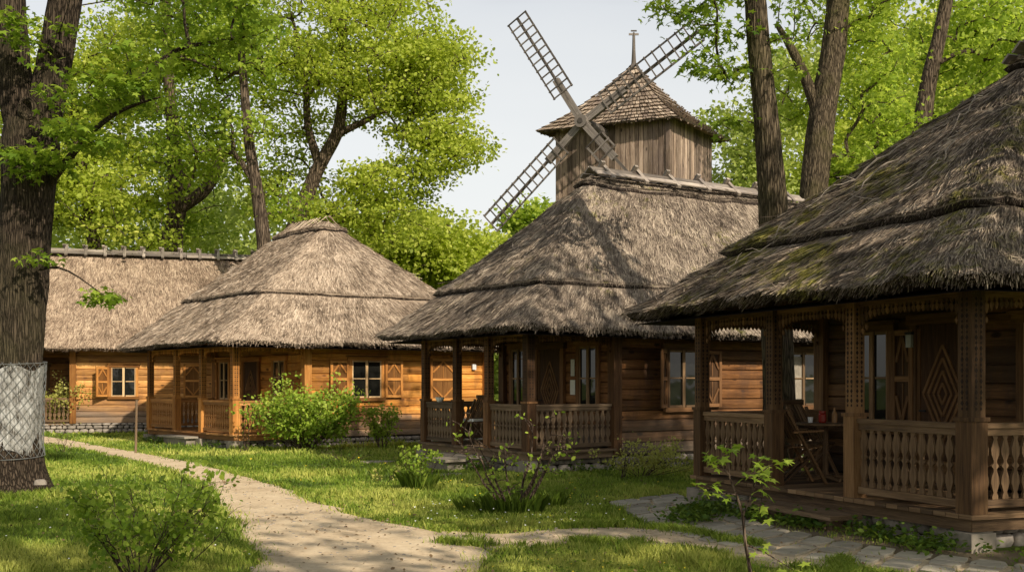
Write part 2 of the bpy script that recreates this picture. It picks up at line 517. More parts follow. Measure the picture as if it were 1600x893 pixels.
        COL.objects.link(o)
        if parent is not None:
            o.parent = parent
            if origin is not None:
                o.location = tuple(org - rootloc(parent))
        elif origin is not None:
            o.location = tuple(org)
        return o

def np_mesh(name, V, K, rnd, mat, parent=None, origin=None):
    """V (n*K,3): every K consecutive verts make one polygon"""
    org = rootloc(parent) if origin is None else np.asarray(origin, float)
    V = np.asarray(V, np.float32) - org.astype(np.float32)
    nv = len(V); npoly = nv // K
    me = bpy.data.meshes.new(name)
    me.vertices.add(nv); me.vertices.foreach_set('co', V.ravel())
    me.loops.add(nv); me.loops.foreach_set('vertex_index', np.arange(nv, dtype=np.int32))
    me.polygons.add(npoly)
    me.polygons.foreach_set('loop_start', np.arange(0, nv, K, dtype=np.int32))
    try:
        me.polygons.foreach_set('loop_total', np.full(npoly, K, dtype=np.int32))
    except Exception:
        pass
    a = me.attributes.new('rnd', 'FLOAT', 'FACE')
    a.data.foreach_set('value', np.clip(np.asarray(rnd, np.float32), 0, 1))
    me.update(calc_edges=True)
    me.materials.append(mat)
    o = bpy.data.objects.new(name, me)
    COL.objects.link(o)
    if parent is not None: o.parent = parent
    elif origin is not None: o.location = tuple(org)
    return o

# vectorised smooth value noise
_T = np.random.default_rng(3).random((64, 64, 8))
def vnoise(x, y, z=0.0):
    x, y, z = np.broadcast_arrays(np.asarray(x, float), np.asarray(y, float), np.asarray(z, float))
    xi = np.floor(x).astype(int); yi = np.floor(y).astype(int); zi = np.floor(z).astype(int)
    fx, fy, fz = x - xi, y - yi, z - zi
    fx = fx * fx * (3 - 2 * fx); fy = fy * fy * (3 - 2 * fy); fz = fz * fz * (3 - 2 * fz)
    def g(a, b, c): return _T[(xi + a) % 64, (yi + b) % 64, (zi + c) % 8]
    def l(a, b, t): return a + (b - a) * t
    c0 = l(l(g(0, 0, 0), g(1, 0, 0), fx), l(g(0, 1, 0), g(1, 1, 0), fx), fy)
    c1 = l(l(g(0, 0, 1), g(1, 0, 1), fx), l(g(0, 1, 1), g(1, 1, 1), fx), fy)
    return l(c0, c1, fz)

def unitrows(a): return a / (np.linalg.norm(a, axis=1)[:, None] + 1e-9)

# ------------------------------------------------------------------ ground
def gz(x, y):
    x = np.asarray(x, float); y = np.asarray(y, float)
    d = np.clip((y - 11) / 8, 0, 1)
    return -0.13 - 0.07 * d * d * (3 - 2 * d) + 0.07 * (vnoise(x * .35 + 5, y * .35) - .5) * np.clip((y - 4) / 5, 0, 1)

def axis(lo, hi, step, far):
    a = list(np.arange(lo, hi, step))
    s = step; p = hi; right = []
    while p < far: right.append(p); s *= 1.5; p += s
    s = step; p = lo; left = []
    while p > -far:
        s *= 1.5; p -= s; left.append(p)
    return np.array(left[::-1] + a + right)
xs = axis(-24, 24, .3, 700); ys = axis(4, 46, .3, 700)
X, Y = np.meshgrid(xs, ys)
Z = gz(X, Y)
nx, ny = len(xs), len(ys)
me = bpy.data.meshes.new('ground')
idx = np.arange(nx * ny).reshape(ny, nx)
quads = np.stack([idx[:-1, :-1], idx[:-1, 1:], idx[1:, 1:], idx[1:, :-1]], -1).reshape(-1, 4)
me.from_pydata(np.stack([X.ravel(), Y.ravel(), Z.ravel()], -1).tolist(), [], quads.tolist())
me.polygons.foreach_set('use_smooth', [True] * len(quads))
go = link('ground', me, M['ground'], None)
tag(go, 'green meadow lawn spreading around the wooden houses', 'ground', kind='structure')

def G(px, py):
    Yd = EYE * F / (py - HY)
    for _ in range(4):
        Xd = (px - 800) / F * Yd
        Yd = (EYE - float(gz(Xd, Yd))) * F / (py - HY)
    return ((px - 800) / F * Yd, Yd)

def resample(pl, n):
    pl = np.array(pl, float)
    d = np.r_[0, np.cumsum(np.linalg.norm(np.diff(pl, axis=0), axis=1))]
    t = np.linspace(0, d[-1], n)
    return np.stack([np.interp(t, d, pl[:, 0]), np.interp(t, d, pl[:, 1])], -1)

def strip(name, L, R_, n, mat, lift, label, cat, cross=14, wob=.18):
    L = resample(L, n); R_ = resample(R_, n)
    ctr = (L + R_) / 2
    for E in (L, R_):
        out = E - ctr; out /= (np.linalg.norm(out, axis=1)[:, None] + 1e-9)
        w = (vnoise(E[:, 0] * 1.7, E[:, 1] * 1.7 + 3) - .5) * 2 * wob 
        E += out * w[:, None]
    t = np.linspace(0, 1, cross)[None, :, None]
    P = L[:, None, :] * (1 - t) + R_[:, None, :] * t
    z = gz(P[..., 0], P[..., 1]) + lift
    z[:, 0] -= lift * 2; z[:, -1] -= lift * 2
    V = np.concatenate([P, z[..., None]], -1).reshape(-1, 3)
    idx = np.arange(n * cross).reshape(n, cross)
    q = np.stack([idx[:-1, :-1], idx[:-1, 1:], idx[1:, 1:], idx[1:, :-1]], -1).reshape(-1, 4)
    a, b, c_ = V[q[0][0]], V[q[0][1]], V[q[0][2]]
    if np.cross(b - a, c_ - a)[2] < 0: q = q[:, ::-1]
    me = bpy.data.meshes.new(name)
    me.from_pydata(V.tolist(), [], q.tolist())
    me.polygons.foreach_set('use_smooth', [True] * len(q))
    o = link(name, me, mat, None)
    tag(o, label, cat, kind='structure')
    return np.vstack([L, R_[::-1]])

PATHS = []
main_L = [G(10, 682), G(60, 692), G(120, 702), G(190, 719), G(270, 738), G(320, 765), G(345, 800), G(372, 840), G(395, 893)] + [(-1.9, 7.2), (-2.0, 5), (-2.1, 1), (-2.2, -6)]
main_R = [G(10, 672), G(75, 682), G(160, 696), G(250, 712), G(350, 733), G(440, 757), G(520, 788), G(610, 815), G(720, 838), G(790, 862), G(770, 893)] + [(-.3, 7.2), (-.5, 5), (-.4, 1), (-.4, -6)]
PATHS.append(strip('dirt_path', main_L, main_R, 120, M['path'], .016, 'sandy dirt path curving from the foreground past the houses', 'path'))
side_U = [G(690, 829), G(780, 834), G(880, 826), G(970, 822), G(1060, 828), G(1130, 845), G(1300, 870)]
side_D = [G(690, 846), G(780, 858), G(900, 849), G(1000, 850), G(1090, 866), G(1180, 885), G(1330, 900)]
PATHS.append(strip('side_path', side_U, side_D, 50, M['path'], .012, 'narrow bare side path joining the dirt path to the flagstones', 'path', wob=.1))

def in_poly(x, y, poly):
    inside = np.zeros(x.shape, bool)
    n = len(poly)
    j = n - 1
    for i in range(n):
        xi, yi = poly[i]; xj, yj = poly[j]
        if yi != yj:
            c = ((yi > y) != (yj > y)) & (x < (xj - xi) * (y - yi) / (yj - yi) + xi)
            inside ^= c
        j = i
    return inside

# ------------------------------------------------------------------ houses
Zv = V3(0, 0, 1)
FOOT = []      # footprints kept free of grass

def logs(a, b, z0, z1, nrm, mat, parent, name='wall', h=.21, th=.11):
    """horizontal squared logs, each a slightly pillowed board"""
    mb = MB()
    d = b - a; L = np.linalg.norm(d); u = d / L
    z = z0; seed = random.random() * 50
    while z < z1 - .02:
        hh = min(h * random.uniform(.85, 1.15), z1 - z)
        if z1 - (z + hh) < .07: hh = z1 - z
        cuts = [0, L]
        if L > 4.5 and random.random() < .7: cuts = [0, random.uniform(.3, .7) * L, L]
        for i in range(len(cuts) - 1):
            r = random.random(); s0, s1 = cuts[i] + .002, cuts[i + 1] - .002
            off = random.uniform(-.008, .008)
            n = max(2, int((s1 - s0) / .5))
            prof = [(0, -.02), (.012, 0.0), (.5, .012), (hh - .012, 0.0), (hh, -.02)]
            prof = [(0.001, -.035), (.018, .0), (hh * .5, .012), (hh - .018, .0), (hh - .001, -.035)]
            rows = []
            for k in range(n + 1):
                s = s0 + (s1 - s0) * k / n
                wv = (float(vnoise(s * .9 + seed, z * 4)) - .5) * .022
                rows.append([(a + u * s + Zv * (z + pz + wv * (0 if pz < .01 or pz > hh - .01 else 1)) + nrm * (po + off + wv), (s, pz + z)) for pz, po in prof])
            for k in range(n):
                for j in range(len(prof) - 1):
                    q = [rows[k][j], rows[k + 1][j], rows[k + 1][j + 1], rows[k][j + 1]]
                    pts = [x[0] for x in q]
                    nn = np.cross(pts[1] - pts[0], pts[2] - pts[0])
                    if np.dot(nn, nrm) < 0: q = q[::-1]
                    mb.poly([x[0] for x in q], [x[1] for x in q], r)
        z += hh
    # backing slab
    mb.box(a - nrm * th + Zv * z0, d, Zv * (z1 - z0), nrm * (th - .03), .1)
    return mb.build(name, mat, parent)

def foundation(a, b, z1, nrm, parent):
    mb = MB()
    d = b - a; L = np.linalg.norm(d); u = d / L
    gb = min(float(gz(*a[:2])), float(gz(*b[:2]))) - .08
    mb.box(a - nrm * .16 + Zv * gb, d, Zv * (z1 - gb), nrm * .12, .1, mi=1)
    z = gb + .05
    while z < z1 - .04:
        hh = min(random.uniform(.11, .17), z1 - z)
        s = 0
        while s < L:
            w = random.uniform(.13, .34)
            w = min(w, L - s)
            if w > .05:
                stone(mb, a + u * (s + w / 2) + Zv * (z + hh / 2) - nrm * .03, u * w * .49, Zv * hh * .5, nrm * .085)
            s += w
        z += hh
    return mb.build('foundation', None, parent, smooth=True, mats=[M['stone'], M['mortar']])

def stone(mb, c, a, b, n, r=None):
    """irregular rounded boulder face (superellipsoid patch)"""
    r = random.random() if r is None else r
    K, J = 10, 5
    ph = random.random() * 9
    rows = []
    for j in range(J):
        t = j / (J - 1) * math.pi / 2
        row = []
        for k in range(K):
            th = 2 * math.pi * k / K
            ct, st = math.cos(th), math.sin(th)
            e = .55
            x = math.copysign(abs(ct) ** e, ct); y = math.copysign(abs(st) ** e, st)
            rr = math.cos(t) ** .5 * (1 + .08 * math.sin(th * 3 + ph) + .06 * math.sin(th * 2 + ph * 2))
            row.append(c + a * x * rr + b * y * rr + n * math.sin(t) ** .8)
        rows.append(row)
    flip = np.dot(np.cross(a, b), n) < 0
    base = len(mb.v)
    for row in rows[:-1]: mb.v += [tuple(p) for p in row]
    mb.v.append(tuple(rows[-1][0]))
    top = len(mb.v) - 1
    for j in range(J - 2):
        for k in range(K):
            k2 = (k + 1) % K
            q = [base + j * K + k, base + j * K + k2, base + (j + 1) * K + k2, base + (j + 1) * K + k]
            if flip: q = q[::-1]
            mb.f.append(q); mb.uv += [(0, 0)] * 4; mb.r.append(r); mb.mi.append(0)
    for k in range(K):
        q = [base + (J - 2) * K + k, base + (J - 2) * K + (k + 1) % K, top]
        if flip: q = q[::-1]
        mb.f.append(q); mb.uv += [(0, 0)] * 3; mb.r.append(r); mb.mi.append(0)

def window(parent, c, u, n, w, h, trim, shutters=(), orn='x', label=None, curtain=False):
    """c = centre bottom on the wall face; u along wall, n outward"""
    fr = MB()
    k = .09
    fr.box(c - u * (w / 2 + k) + n * .002, Zv * h, u * k, n * .05)
    fr.box(c + u * (w / 2) + n * .002, Zv * h, u * k, n * .05)
    fr.box(c - u * (w / 2 + k + .05) + Zv * h + n * .002, u * (w + 2 * k + .1), Zv * .1, n * .07)
    fr.box(c - u * (w / 2 + k + .08) + Zv * (h + .1) + n * .002, u * (w + 2 * k + .16), Zv * .035, n * .11)
    f = fr.build('window', trim, parent)
    if label: f['label'] = label
    si = MB(); si.box(c - u * (w / 2 + k + .03) - Zv * .09 + n * .002, u * (w + 2 * k + .06), Zv * .088, n * .09)
    si.build('sill', trim, f)
    sa = MB()
    t = .042
    sa.box(c - u * .035 + n * .016, Zv * h, u * .07, n * .030)
    for s in (-1, 1):
        x0 = c + u * (s * w / 4 - w / 4) if s < 0 else c
        lo = c - u * w / 2 if s < 0 else c + u * .035
        wi = w / 2 - .035
        sa.box(lo + n * .016, Zv * h, u * t * .8, n * .024) if s < 0 else sa.box(lo + u * (wi - t * .8) + n * .016, Zv * h, u * t * .8, n * .024)
        sa.box(lo + u * .034 + Zv * .001 + n * .017, u * (wi - .036), Zv * t, n * .021)
        sa.box(lo + u * .034 + Zv * (h - t) + n * .017, u * (wi - .036), Zv * (t - .002), n * .021)
        sa.box(lo + u * .034 + Zv * (h * .5) + n * .017, u * (wi - .036), Zv * .028, n * .019)
    sa.build('sash', M['sash_light'] if trim is M['trim_orange'] else M['sash_mid'], f)
    g = MB(); g.box(c - u * (w / 2 - .004) + n * .004, u * (w - .008), Zv * h, n * .008)
    g.build('pane', M['glass'], f)
    if curtain:
        cm = MB()
        for i in range(9):
            x = -w * .46 + i * w * .05
            cm.box(c + u * x + Zv * .12 * h + n * .0125, Zv * h * .8, u * w * .045, n * .0015, .8)
        cm.build('curtain', M['concrete'], f)
    for s, mode in shutters:
        sw = w * .62
        if mode == 'flat':
            o = c + u * (s * (w / 2 + k + .015)) + n * .035; du = u * s
            nn = n
        else:   # ajar
            o = c + u * (s * (w / 2 + k + .01)) + n * .06
            du = unit(u * s * .78 + n * .6); nn = unit(n * .78 - u * s * .6)
        shutter(parent, o, du, nn, sw, h, trim, orn)

def shutter(parent, o, du, nn, sw, h, trim, orn='x'):
    m = MB()
    m.box(o, Zv * h, du * sw, nn * .018, .0)  # back panel coloured darker than the frame, recess shade painted in
    b = .07; p = nn * .019
    m.box(o + p, Zv * h, du * b, nn * .03, .8)
    m.box(o + p + du * (sw - b), Zv * h, du * b, nn * .03, .9)
    for z in (0, h * .5 - b / 2, h - b):
        m.box(o + p + du * b + Zv * z, du * (sw - 2 * b), Zv * b, nn * .028, .85)
    # carved pointed figures in both halves
    x0, x1 = b, sw - b; xm = sw / 2
    for za, zb, up in ((b, h * .5 - b / 2, 0), (h * .5 + b / 2, h - b, 1)):
        apex = (xm, zb - .01) if up else (xm, za + .01)
        foot = za + (zb - za) * .35 if up else zb - (zb - za) * .35
        for xx in (x0 + .015, x1 - .015):
            q0 = o + p + du * xx + Zv * foot + nn * .006; q1 = o + p + du * apex[0] + Zv * apex[1] + nn * .006
            m.bar(q0 + nn * .008, q1 + nn * .008, .045, .022, nn, .8)
        if up: m.bar(o + p + du * xm + Zv * (za + .02) + nn * .005, o + p + du * xm + Zv * (zb - .08) + nn * .005, .02, .01, nn)
        else: m.bar(o + p + du * xm + Zv * (za + .09) + nn * .005, o + p + du * xm + Zv * (zb - .02) + nn * .005, .02, .01, nn)
    m.build('shutter', trim, parent)

def door(parent, c, u, n, w, h, trim, mat=None):
    mat = mat or M['door']
    s = MB(); k = .1
    s.box(c - u * (w / 2 + k) + n * .002, Zv * h, u * k, n * .07)
    s.box(c + u * (w / 2) + n * .002, Zv * h, u * k, n * .07)
    s.box(c - u * (w / 2 + k + .05) + Zv * h + n * .002, u * (w + 2 * k + .1), Zv * .13, n * .09)
    s.box(c - u * (w / 2 - .001) + n * .003, Zv * h, u * (w - .002), n * .03, .4, mi=1)
    # nested carved lozenges
    zc = h * .56
    for q in (.2, .42, .66, .9):
        rx, rz = w * .42 * q, h * .34 * q
        ps = [c + u * rx + Zv * zc, c + Zv * (zc + rz), c - u * rx + Zv * zc, c + Zv * (zc - rz)]
        for i in range(4):
            s.bar(ps[i] + n * .040, ps[(i + 1) % 4] + n * .040, .035, .016, n, .9, 2)
    for sx in (-1, 1):
        s.box(c + u * (sx * w * .46 - .03) + n * .034 + Zv * .05, Zv * (h - .1), u * .05, n * .014, .6, 2)
    s.box(c - u * w * .40 + n * .035 + Zv * .05, u * w * .8, Zv * .22, n * .012, .7, 2)
    d = s.build('door', None, parent, mats=[trim, mat, M['trim_dark']])
    hd = MB()
    q = c - u * w * .38 + Zv * h * .45 + n * .07
    hd.tube([q - n * .03, q + n * .03, q + n * .03 + u * .1], .013, 6)
    hd.build('handle', M['black'], d)

BAL_PROF = [(0, .036), (.05, .036), (.10, .020), (.16, .034), (.24, .052), (.33, .046), (.42, .020), (.455, .020), (.50, .046), (.545, .020), (.58, .020), (.67, .046), (.76, .052), (.84, .034), (.90, .020), (.95, .036), (1, .036)]
def baluster_mesh(h, mat, scale=1.0):
    mb = MB()
    pts = [(w * scale, z * h) for z, w in BAL_PROF] + [(-w * scale, z * h) for z, w in BAL_PROF[::-1]]
    mb.extrude(pts, V3(0, -.013, 0), V3(1, 0, 0), Zv, V3(0, 1, 0), .026, .5)
    o = mb.build('baluster_source', mat, None)
    me = o.data
    bpy.data.objects.remove(o)
    return me

def railing(parent, a, b, z, u_n, mat, balme, H=.86, pitch=.122):
    """a,b post centres; rails and separate balusters"""
    d = b - a; L = np.linalg.norm(d); u = d / L
    s = .09
    m = MB()
    nn = u_n
    m.box(a + u * s - nn * .05 + Zv * (z + H - .05), u * (L - 2 * s), nn * .1, Zv * .05)
    m.box(a + u * s - nn * .03 + Zv * (z + H - .12), u * (L - 2 * s), nn * .06, Zv * .068)
    m.box(a + u * s - nn * .035 + Zv * (z + .05), u * (L - 2 * s), nn * .07, Zv * .075)
    r = m.build('railing', mat, parent)
    n = max(1, int(round((L - 2 * s) / pitch)))
    ang = math.atan2(u[1], u[0])
    for i in range(n):
        p = a + u * (s + (L - 2 * s) * (i + .5) / n) + Zv * (z + .127)
        o = bpy.data.objects.new('baluster', balme)
        COL.objects.link(o); o.parent = r
        o.location = tuple(p - rootloc(r))
        o.rotation_euler = (0, random.uniform(-.015, .015), ang)
    return r

def post(parent, p, z0, z1, u, n, mat, w=.17, carve=True, rail_h=.86):
    m = MB()
    zc = z0 + rail_h + .02
    m.cbox(p + Zv * (z0 + (zc - z0) / 2), Zv * (zc - z0), u * w, n * w)
    m.cbox(p + Zv * (zc + .02), Zv * .04, u * (w + .03), n * (w + .03))
    m.cbox(p + Zv * ((zc + .04 + z1) / 2), Zv * (z1 - zc - .04), u * (w - .03), n * (w - .03))
    m.cbox(p + Zv * (z1 - .03), Zv * .06, u * (w + .02), n * (w + .02))
    o = m.build('post', mat, parent)
    if carve:
        c = MB(); hw = (w - .03) / 2
        z = zc + .12; i = 0
        while z < z1 - .16:
            for (e, t) in ((n, u), (-n, u), (u, n), (-u, n)):
                for s in (-1, 1):
                    q = p + e * (hw + .0015) + t * s * .03 + Zv * z
                    dd = .018 if i % 2 else .012
                    c.extrude([(0, -dd * 1.5), (dd, 0), (0, dd * 1.5), (-dd, 0)], q, t, Zv, e, .003, .2)
            z += .052; i += 1
        c.build('carving', M['deep'], o)
    return o

def fretwork(parent, a, b, ztop, n, mat):
    d = b - a; L = np.linalg.norm(d); u = d / L
    m = MB()
    m.box(a + u * .08 - n * .012 + Zv * (ztop - .06), u * (L - .16), Zv * .058, n * .024)
    k = int((L - .18) / .062); tw = (L - .18) / k
    for i in range(k):
        s = .09 + i * tw; mid = (s + tw / 2)
        e = min(mid, L - mid)
        h = .10 + .22 * math.exp(-(e / .16) ** 1.3)
        w = tw - .008
        # tooth with pierced look: neck, bead, point
        pts = [(0, 0), (w, 0), (w * .62, -.3 * h), (w, -.45 * h), (w * .95, -.65 * h), (w * .5, -h), (.05 * w, -.65 * h), (0, -.45 * h), (.38 * w, -.3 * h)]
        m.extrude(pts, a + u * s - n * .01 + Zv * (ztop - .06), u, Zv, n, .02)
        # second hanging bead row
        if h > .15:
            hz = h + .02
            m.extrude([(w * .5, -hz), (w * .85, -hz - .03), (w * .5, -hz - .07), (w * .15, -hz - .03)], a + u * s - n * .01 + Zv * (ztop - .06), u, Zv, n, .02)
    return m.build('fretwork', mat, parent)

def roof_surface(E0, E1, R0, R1, steps, sag, ledge, ctr):
    """returns P(u,v) for one slope (vectorised)"""
    E0, E1, R0, R1 = (np.asarray(x, float) for x in (E0, E1, R0, R1))
    Le = np.linalg.norm(E1 - E0)
    def off(v):
        o = np.zeros_like(v)
        b = [0] + list(steps) + [1.0001]
        for i in range(len(b) - 1):
            mk = (v >= b[i]) & (v < b[i + 1])
            fr = (v - b[i]) / (b[i + 1] - b[i])
            hh = ledge * (1.0 if i else .6)
            o = np.where(mk, hh * (1 - fr), o)
        return o
    def P(u, v, raw=None):
        u = np.asarray(u, float); v = np.asarray(v, float)
        a = E0[None] * (1 - u)[:, None] + E1[None] * u[:, None]
        b = R0[None] * (1 - u)[:, None] + R1[None] * u[:, None]
        p = a * (1 - v)[:, None] + b * v[:, None]
        lift = off(np.clip(v, 0, 1)) if raw is None else raw
        p[:, 2] += lift - sag * np.sin(np.pi * np.clip(v, 0, 1)) * (1 - .3 * v)
        # rounded hips
        dist = np.minimum(u, 1 - u) * Le * (1 - .8 * v)
        k = np.exp(-dist / .22)
        inw = ctr[None, :2] - p[:, :2]
        inw /= (np.linalg.norm(inw, axis=1)[:, None] + 1e-9)
        p[:, :2] += inw * (.03 * k * (1 - v * .7))[:, None]
        p[:, 2] += -.03 * k
        # lumps (world position keeps neighbouring slopes welded)
        w = (vnoise(p[:, 0] * 1.1 + 9, p[:, 1] * 1.1, p[:, 2] * 1.1) - .5) * .07 + (vnoise(p[:, 0] * 4, p[:, 1] * 4, p[:, 2] * 4) - .5) * .06
        p[:, 2] += w
        return p
    return P, Le

def thatch(parent, quad, ridge, mat, steps=(.3, .92), sag=.2, ledge=.13, density=420, sl=.26, sw=.015, seed=0, thick=.10):
    rg = np.random.default_rng(seed)
    ctr = sum(quad) / 4
    base = MB()
    straw_V = []; straw_r = []
    order = [(0, 1), (1, 2), (2, 3), (3, 0)]
    rmap = ridge  # list of 4 ridge points matching the corners
    b = [0] + list(steps) + [1.0]
    for (i, j) in order:
        P, Le = roof_surface(quad[i], quad[j], rmap[i], rmap[j], steps, sag, ledge, ctr)
        slope_len = np.linalg.norm((quad[i] + quad[j]) / 2 - (rmap[i] + rmap[j]) / 2)
        nu = max(6, int(Le / .22))
        us = np.linspace(0, 1, nu + 1)
        for li in range(len(b) - 1):
            v0, v1 = b[li], b[li + 1]
            nv = max(2, int((v1 - v0) * slope_len / .22))
            vs = np.linspace(v0, v1 - 1e-5, nv + 1)
            jag = (vnoise(us * Le * 2.2 + i * 17, li * 9.0) - .5) * .05 / slope_len
            jag[0] = jag[-1] = 0
            grid = []
            for vi, v in enumerate(vs):
                vv = np.full(nu + 1, v)
                if vi == 0 and li > 0: vv = vv + jag - .012
                hh = ledge * (1.0 if li else .6)
                grid.append(P(us, vv, raw=np.full(nu + 1, hh * (1 - (v - v0) / (v1 - v0)))))
            # edge skirt, coloured near-black to paint the shadow gap under each thatch layer
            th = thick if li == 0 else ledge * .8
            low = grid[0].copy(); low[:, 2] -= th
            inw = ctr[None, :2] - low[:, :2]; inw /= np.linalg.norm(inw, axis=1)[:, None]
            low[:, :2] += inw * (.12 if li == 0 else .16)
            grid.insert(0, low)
            bs = len(base.v)
            for row in grid: base.v += [tuple(p) for p in row]
            for a_ in range(len(grid) - 1):
                for c in range(nu):
                    q = [bs + a_ * (nu + 1) + c, bs + a_ * (nu + 1) + c + 1, bs + (a_ + 1) * (nu + 1) + c + 1, bs + (a_ + 1) * (nu + 1) + c]
                    base.f.append(q); base.uv += [(0, 0)] * 4
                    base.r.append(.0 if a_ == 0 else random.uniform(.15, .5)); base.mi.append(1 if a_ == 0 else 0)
        # straws
        area = Le * slope_len * (.5 if np.allclose(rmap[i], rmap[j]) else .8)
        n = int(area * density)
        k = 3
        u = rg.random(n * k); v = rg.random(n * k)
        rl = np.linalg.norm(rmap[j] - rmap[i])
        wgt = (Le * (1 - v) + rl * v) / max(Le, rl)
        keep = rg.random(n * k) < wgt
        u, v = u[keep][:int(n)], v[keep][:int(n)]
        # ragged fringes at eave and ledges
        for li, bv in enumerate([0] + list(steps)):
            nf = int((Le * (1 - bv) + rl * bv) * (230 if bv == 0 else 120))
            u = np.r_[u, rg.random(nf)]
            v = np.r_[v, bv + .02 + rg.random(nf) * .035]
        n = len(u)
        raw_step = np.digitize(v, [0] + list(steps)) - 1
        p = P(u, v)
        eps = 1e-3
        lift0 = np.zeros(n)
        bb = np.array([0] + list(steps) + [1.0001])
        ledg = np.where(raw_step > 0, ledge, ledge * .6)
        def raw(vv): return ledg * (1 - (vv - bb[raw_step]) / (bb[raw_step + 1] - bb[raw_step]))
        p = P(u, v, raw(v)); pd = P(u, v - .02, raw(v - .02)); pu = P(np.clip(u + .004, 0, 1.01), v, raw(v))
        dn = pd - p; dn /= np.linalg.norm(dn, axis=1)[:, None] + 1e-9
        su = pu - p; su /= np.linalg.norm(su, axis=1)[:, None] + 1e-9
        nr = np.cross(su, dn); nr /= np.linalg.norm(nr, axis=1)[:, None] + 1e-9
        flip = nr[:, 2] < 0; nr[flip] *= -1
        ang = rg.normal(0, .17, n) + (vnoise(p[:, 0] * 5 + 30, p[:, 1] * 5, p[:, 2] * 5) - .5) * .6
        stray = rg.random(n) < .03
        ang = np.where(stray, rg.normal(0, 1.2, n), ang)
        di = dn * np.cos(ang)[:, None] + su * np.sin(ang)[:, None]
        sd = su * np.cos(ang)[:, None] - dn * np.sin(ang)[:, None]
        L_ = sl * rg.uniform(.5, 1.35, n); wd = sw * rg.uniform(.6, 1.5, n)
        # fringe straws end shortly past the edge
        distedge = (v - bb[raw_step]) * slope_len
        mx = distedge + np.where(raw_step > 0, rg.uniform(.0, .04, n), rg.uniform(.03, .13, n))
        L_ = np.minimum(L_, np.maximum(mx, .06))
        l0 = rg.uniform(.0, .010, n); l1 = rg.uniform(.004, .034, n)
        l1 = np.where(stray, l1 * 1.6, l1)
        roll = rg.normal(0, .34, n)
        sd2 = sd * np.cos(roll)[:, None] + nr * np.sin(roll)[:, None]
        A = p + nr * l0[:, None]; B = p + di * L_[:, None] + nr * l1[:, None]
        h = sd2 * (wd / 2)[:, None]
        straw_V.append(np.stack([A - h, B - h * .6, B + h * .6, A + h], 1).reshape(-1, 3))
        big = vnoise(p[:, 0] * 2.5, p[:, 1] * 2.5, p[:, 2] * 2.5)
        fine = vnoise(p[:, 0] * 9 + 3, p[:, 1] * 9, p[:, 2] * 9)
        rr = np.clip(rg.normal(.5, .36, n) + (big - .5) * .6 + (fine - .5) * .5, 0, 1)
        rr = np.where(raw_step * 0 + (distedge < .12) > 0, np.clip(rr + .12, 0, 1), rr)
        straw_r.append(rr)
        # reed ends hanging over every edge
        for li, bv in enumerate([0] + list(steps)):
            wide = (Le * (1 - bv) + rl * bv)
            nf = int(wide * (560 if bv == 0 else 380) * min(1.0, density / 600 + .25))
            uu = rg.random(nf); hh0 = ledge * (1.0 if li else .6)
            seg = b[li + 1] - bv
            a0 = .035 * rg.random(nf)
            jg = (vnoise(uu * Le * 2.2 + i * 17, li * 9.0) - .5) * .05 / slope_len
            raws = hh0 * np.ones(nf)
            pE = P(uu, bv + a0 + (jg - .012 if li else 0), raws)
            pD = P(uu, bv + a0 - .02 + (jg - .012 if li else 0), raws); pU = P(uu + .004, bv + a0, raws)
            dn = unitrows(pD - pE); su = unitrows(pU - pE)
            thk = (thick if li == 0 else ledge * .8)
            dep = rg.random(nf) ** 1.3 * (1.0 if li == 0 else .8)
            inw = unitrows(np.c_[ctr[None, :2] - pE[:, :2], np.zeros(nf)])
            pE = pE + dn * (a0 * slope_len * .55)[:, None] + inw * (dep * (.13 if li == 0 else .05))[:, None]; pE[:, 2] -= dep * thk - .012
            an = rg.normal(0, .2, nf)
            di = dn + su * an[:, None] * 1.0; di[:, 2] -= rg.uniform(.0, .55, nf) * (1.0 if li == 0 else .5); di = unitrows(di)
            nrm_ = np.cross(su, di)
            LL = rg.uniform(.04, .14, nf) * (1.0 if li == 0 else .55)
            wv = (su * np.cos(rg.normal(0, .5, nf))[:, None]) * (sw * .45 * rg.uniform(.6, 1.5, nf))[:, None]
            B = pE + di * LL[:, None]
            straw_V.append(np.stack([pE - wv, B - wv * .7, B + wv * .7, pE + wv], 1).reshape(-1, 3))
            straw_r.append(np.clip(rg.normal(.66 if li == 0 else .34, .25, nf) - dep * .6, 0, 1))  # ends deeper under the edge coloured darker, painting in their shade
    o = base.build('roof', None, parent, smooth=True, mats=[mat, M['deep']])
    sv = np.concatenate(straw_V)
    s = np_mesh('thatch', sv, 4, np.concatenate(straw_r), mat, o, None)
    return o

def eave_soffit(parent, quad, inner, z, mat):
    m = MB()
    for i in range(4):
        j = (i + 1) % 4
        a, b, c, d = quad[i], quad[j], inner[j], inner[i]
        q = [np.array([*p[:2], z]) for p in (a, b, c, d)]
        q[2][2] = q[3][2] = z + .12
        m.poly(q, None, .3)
    m.build('soffit', mat, parent)

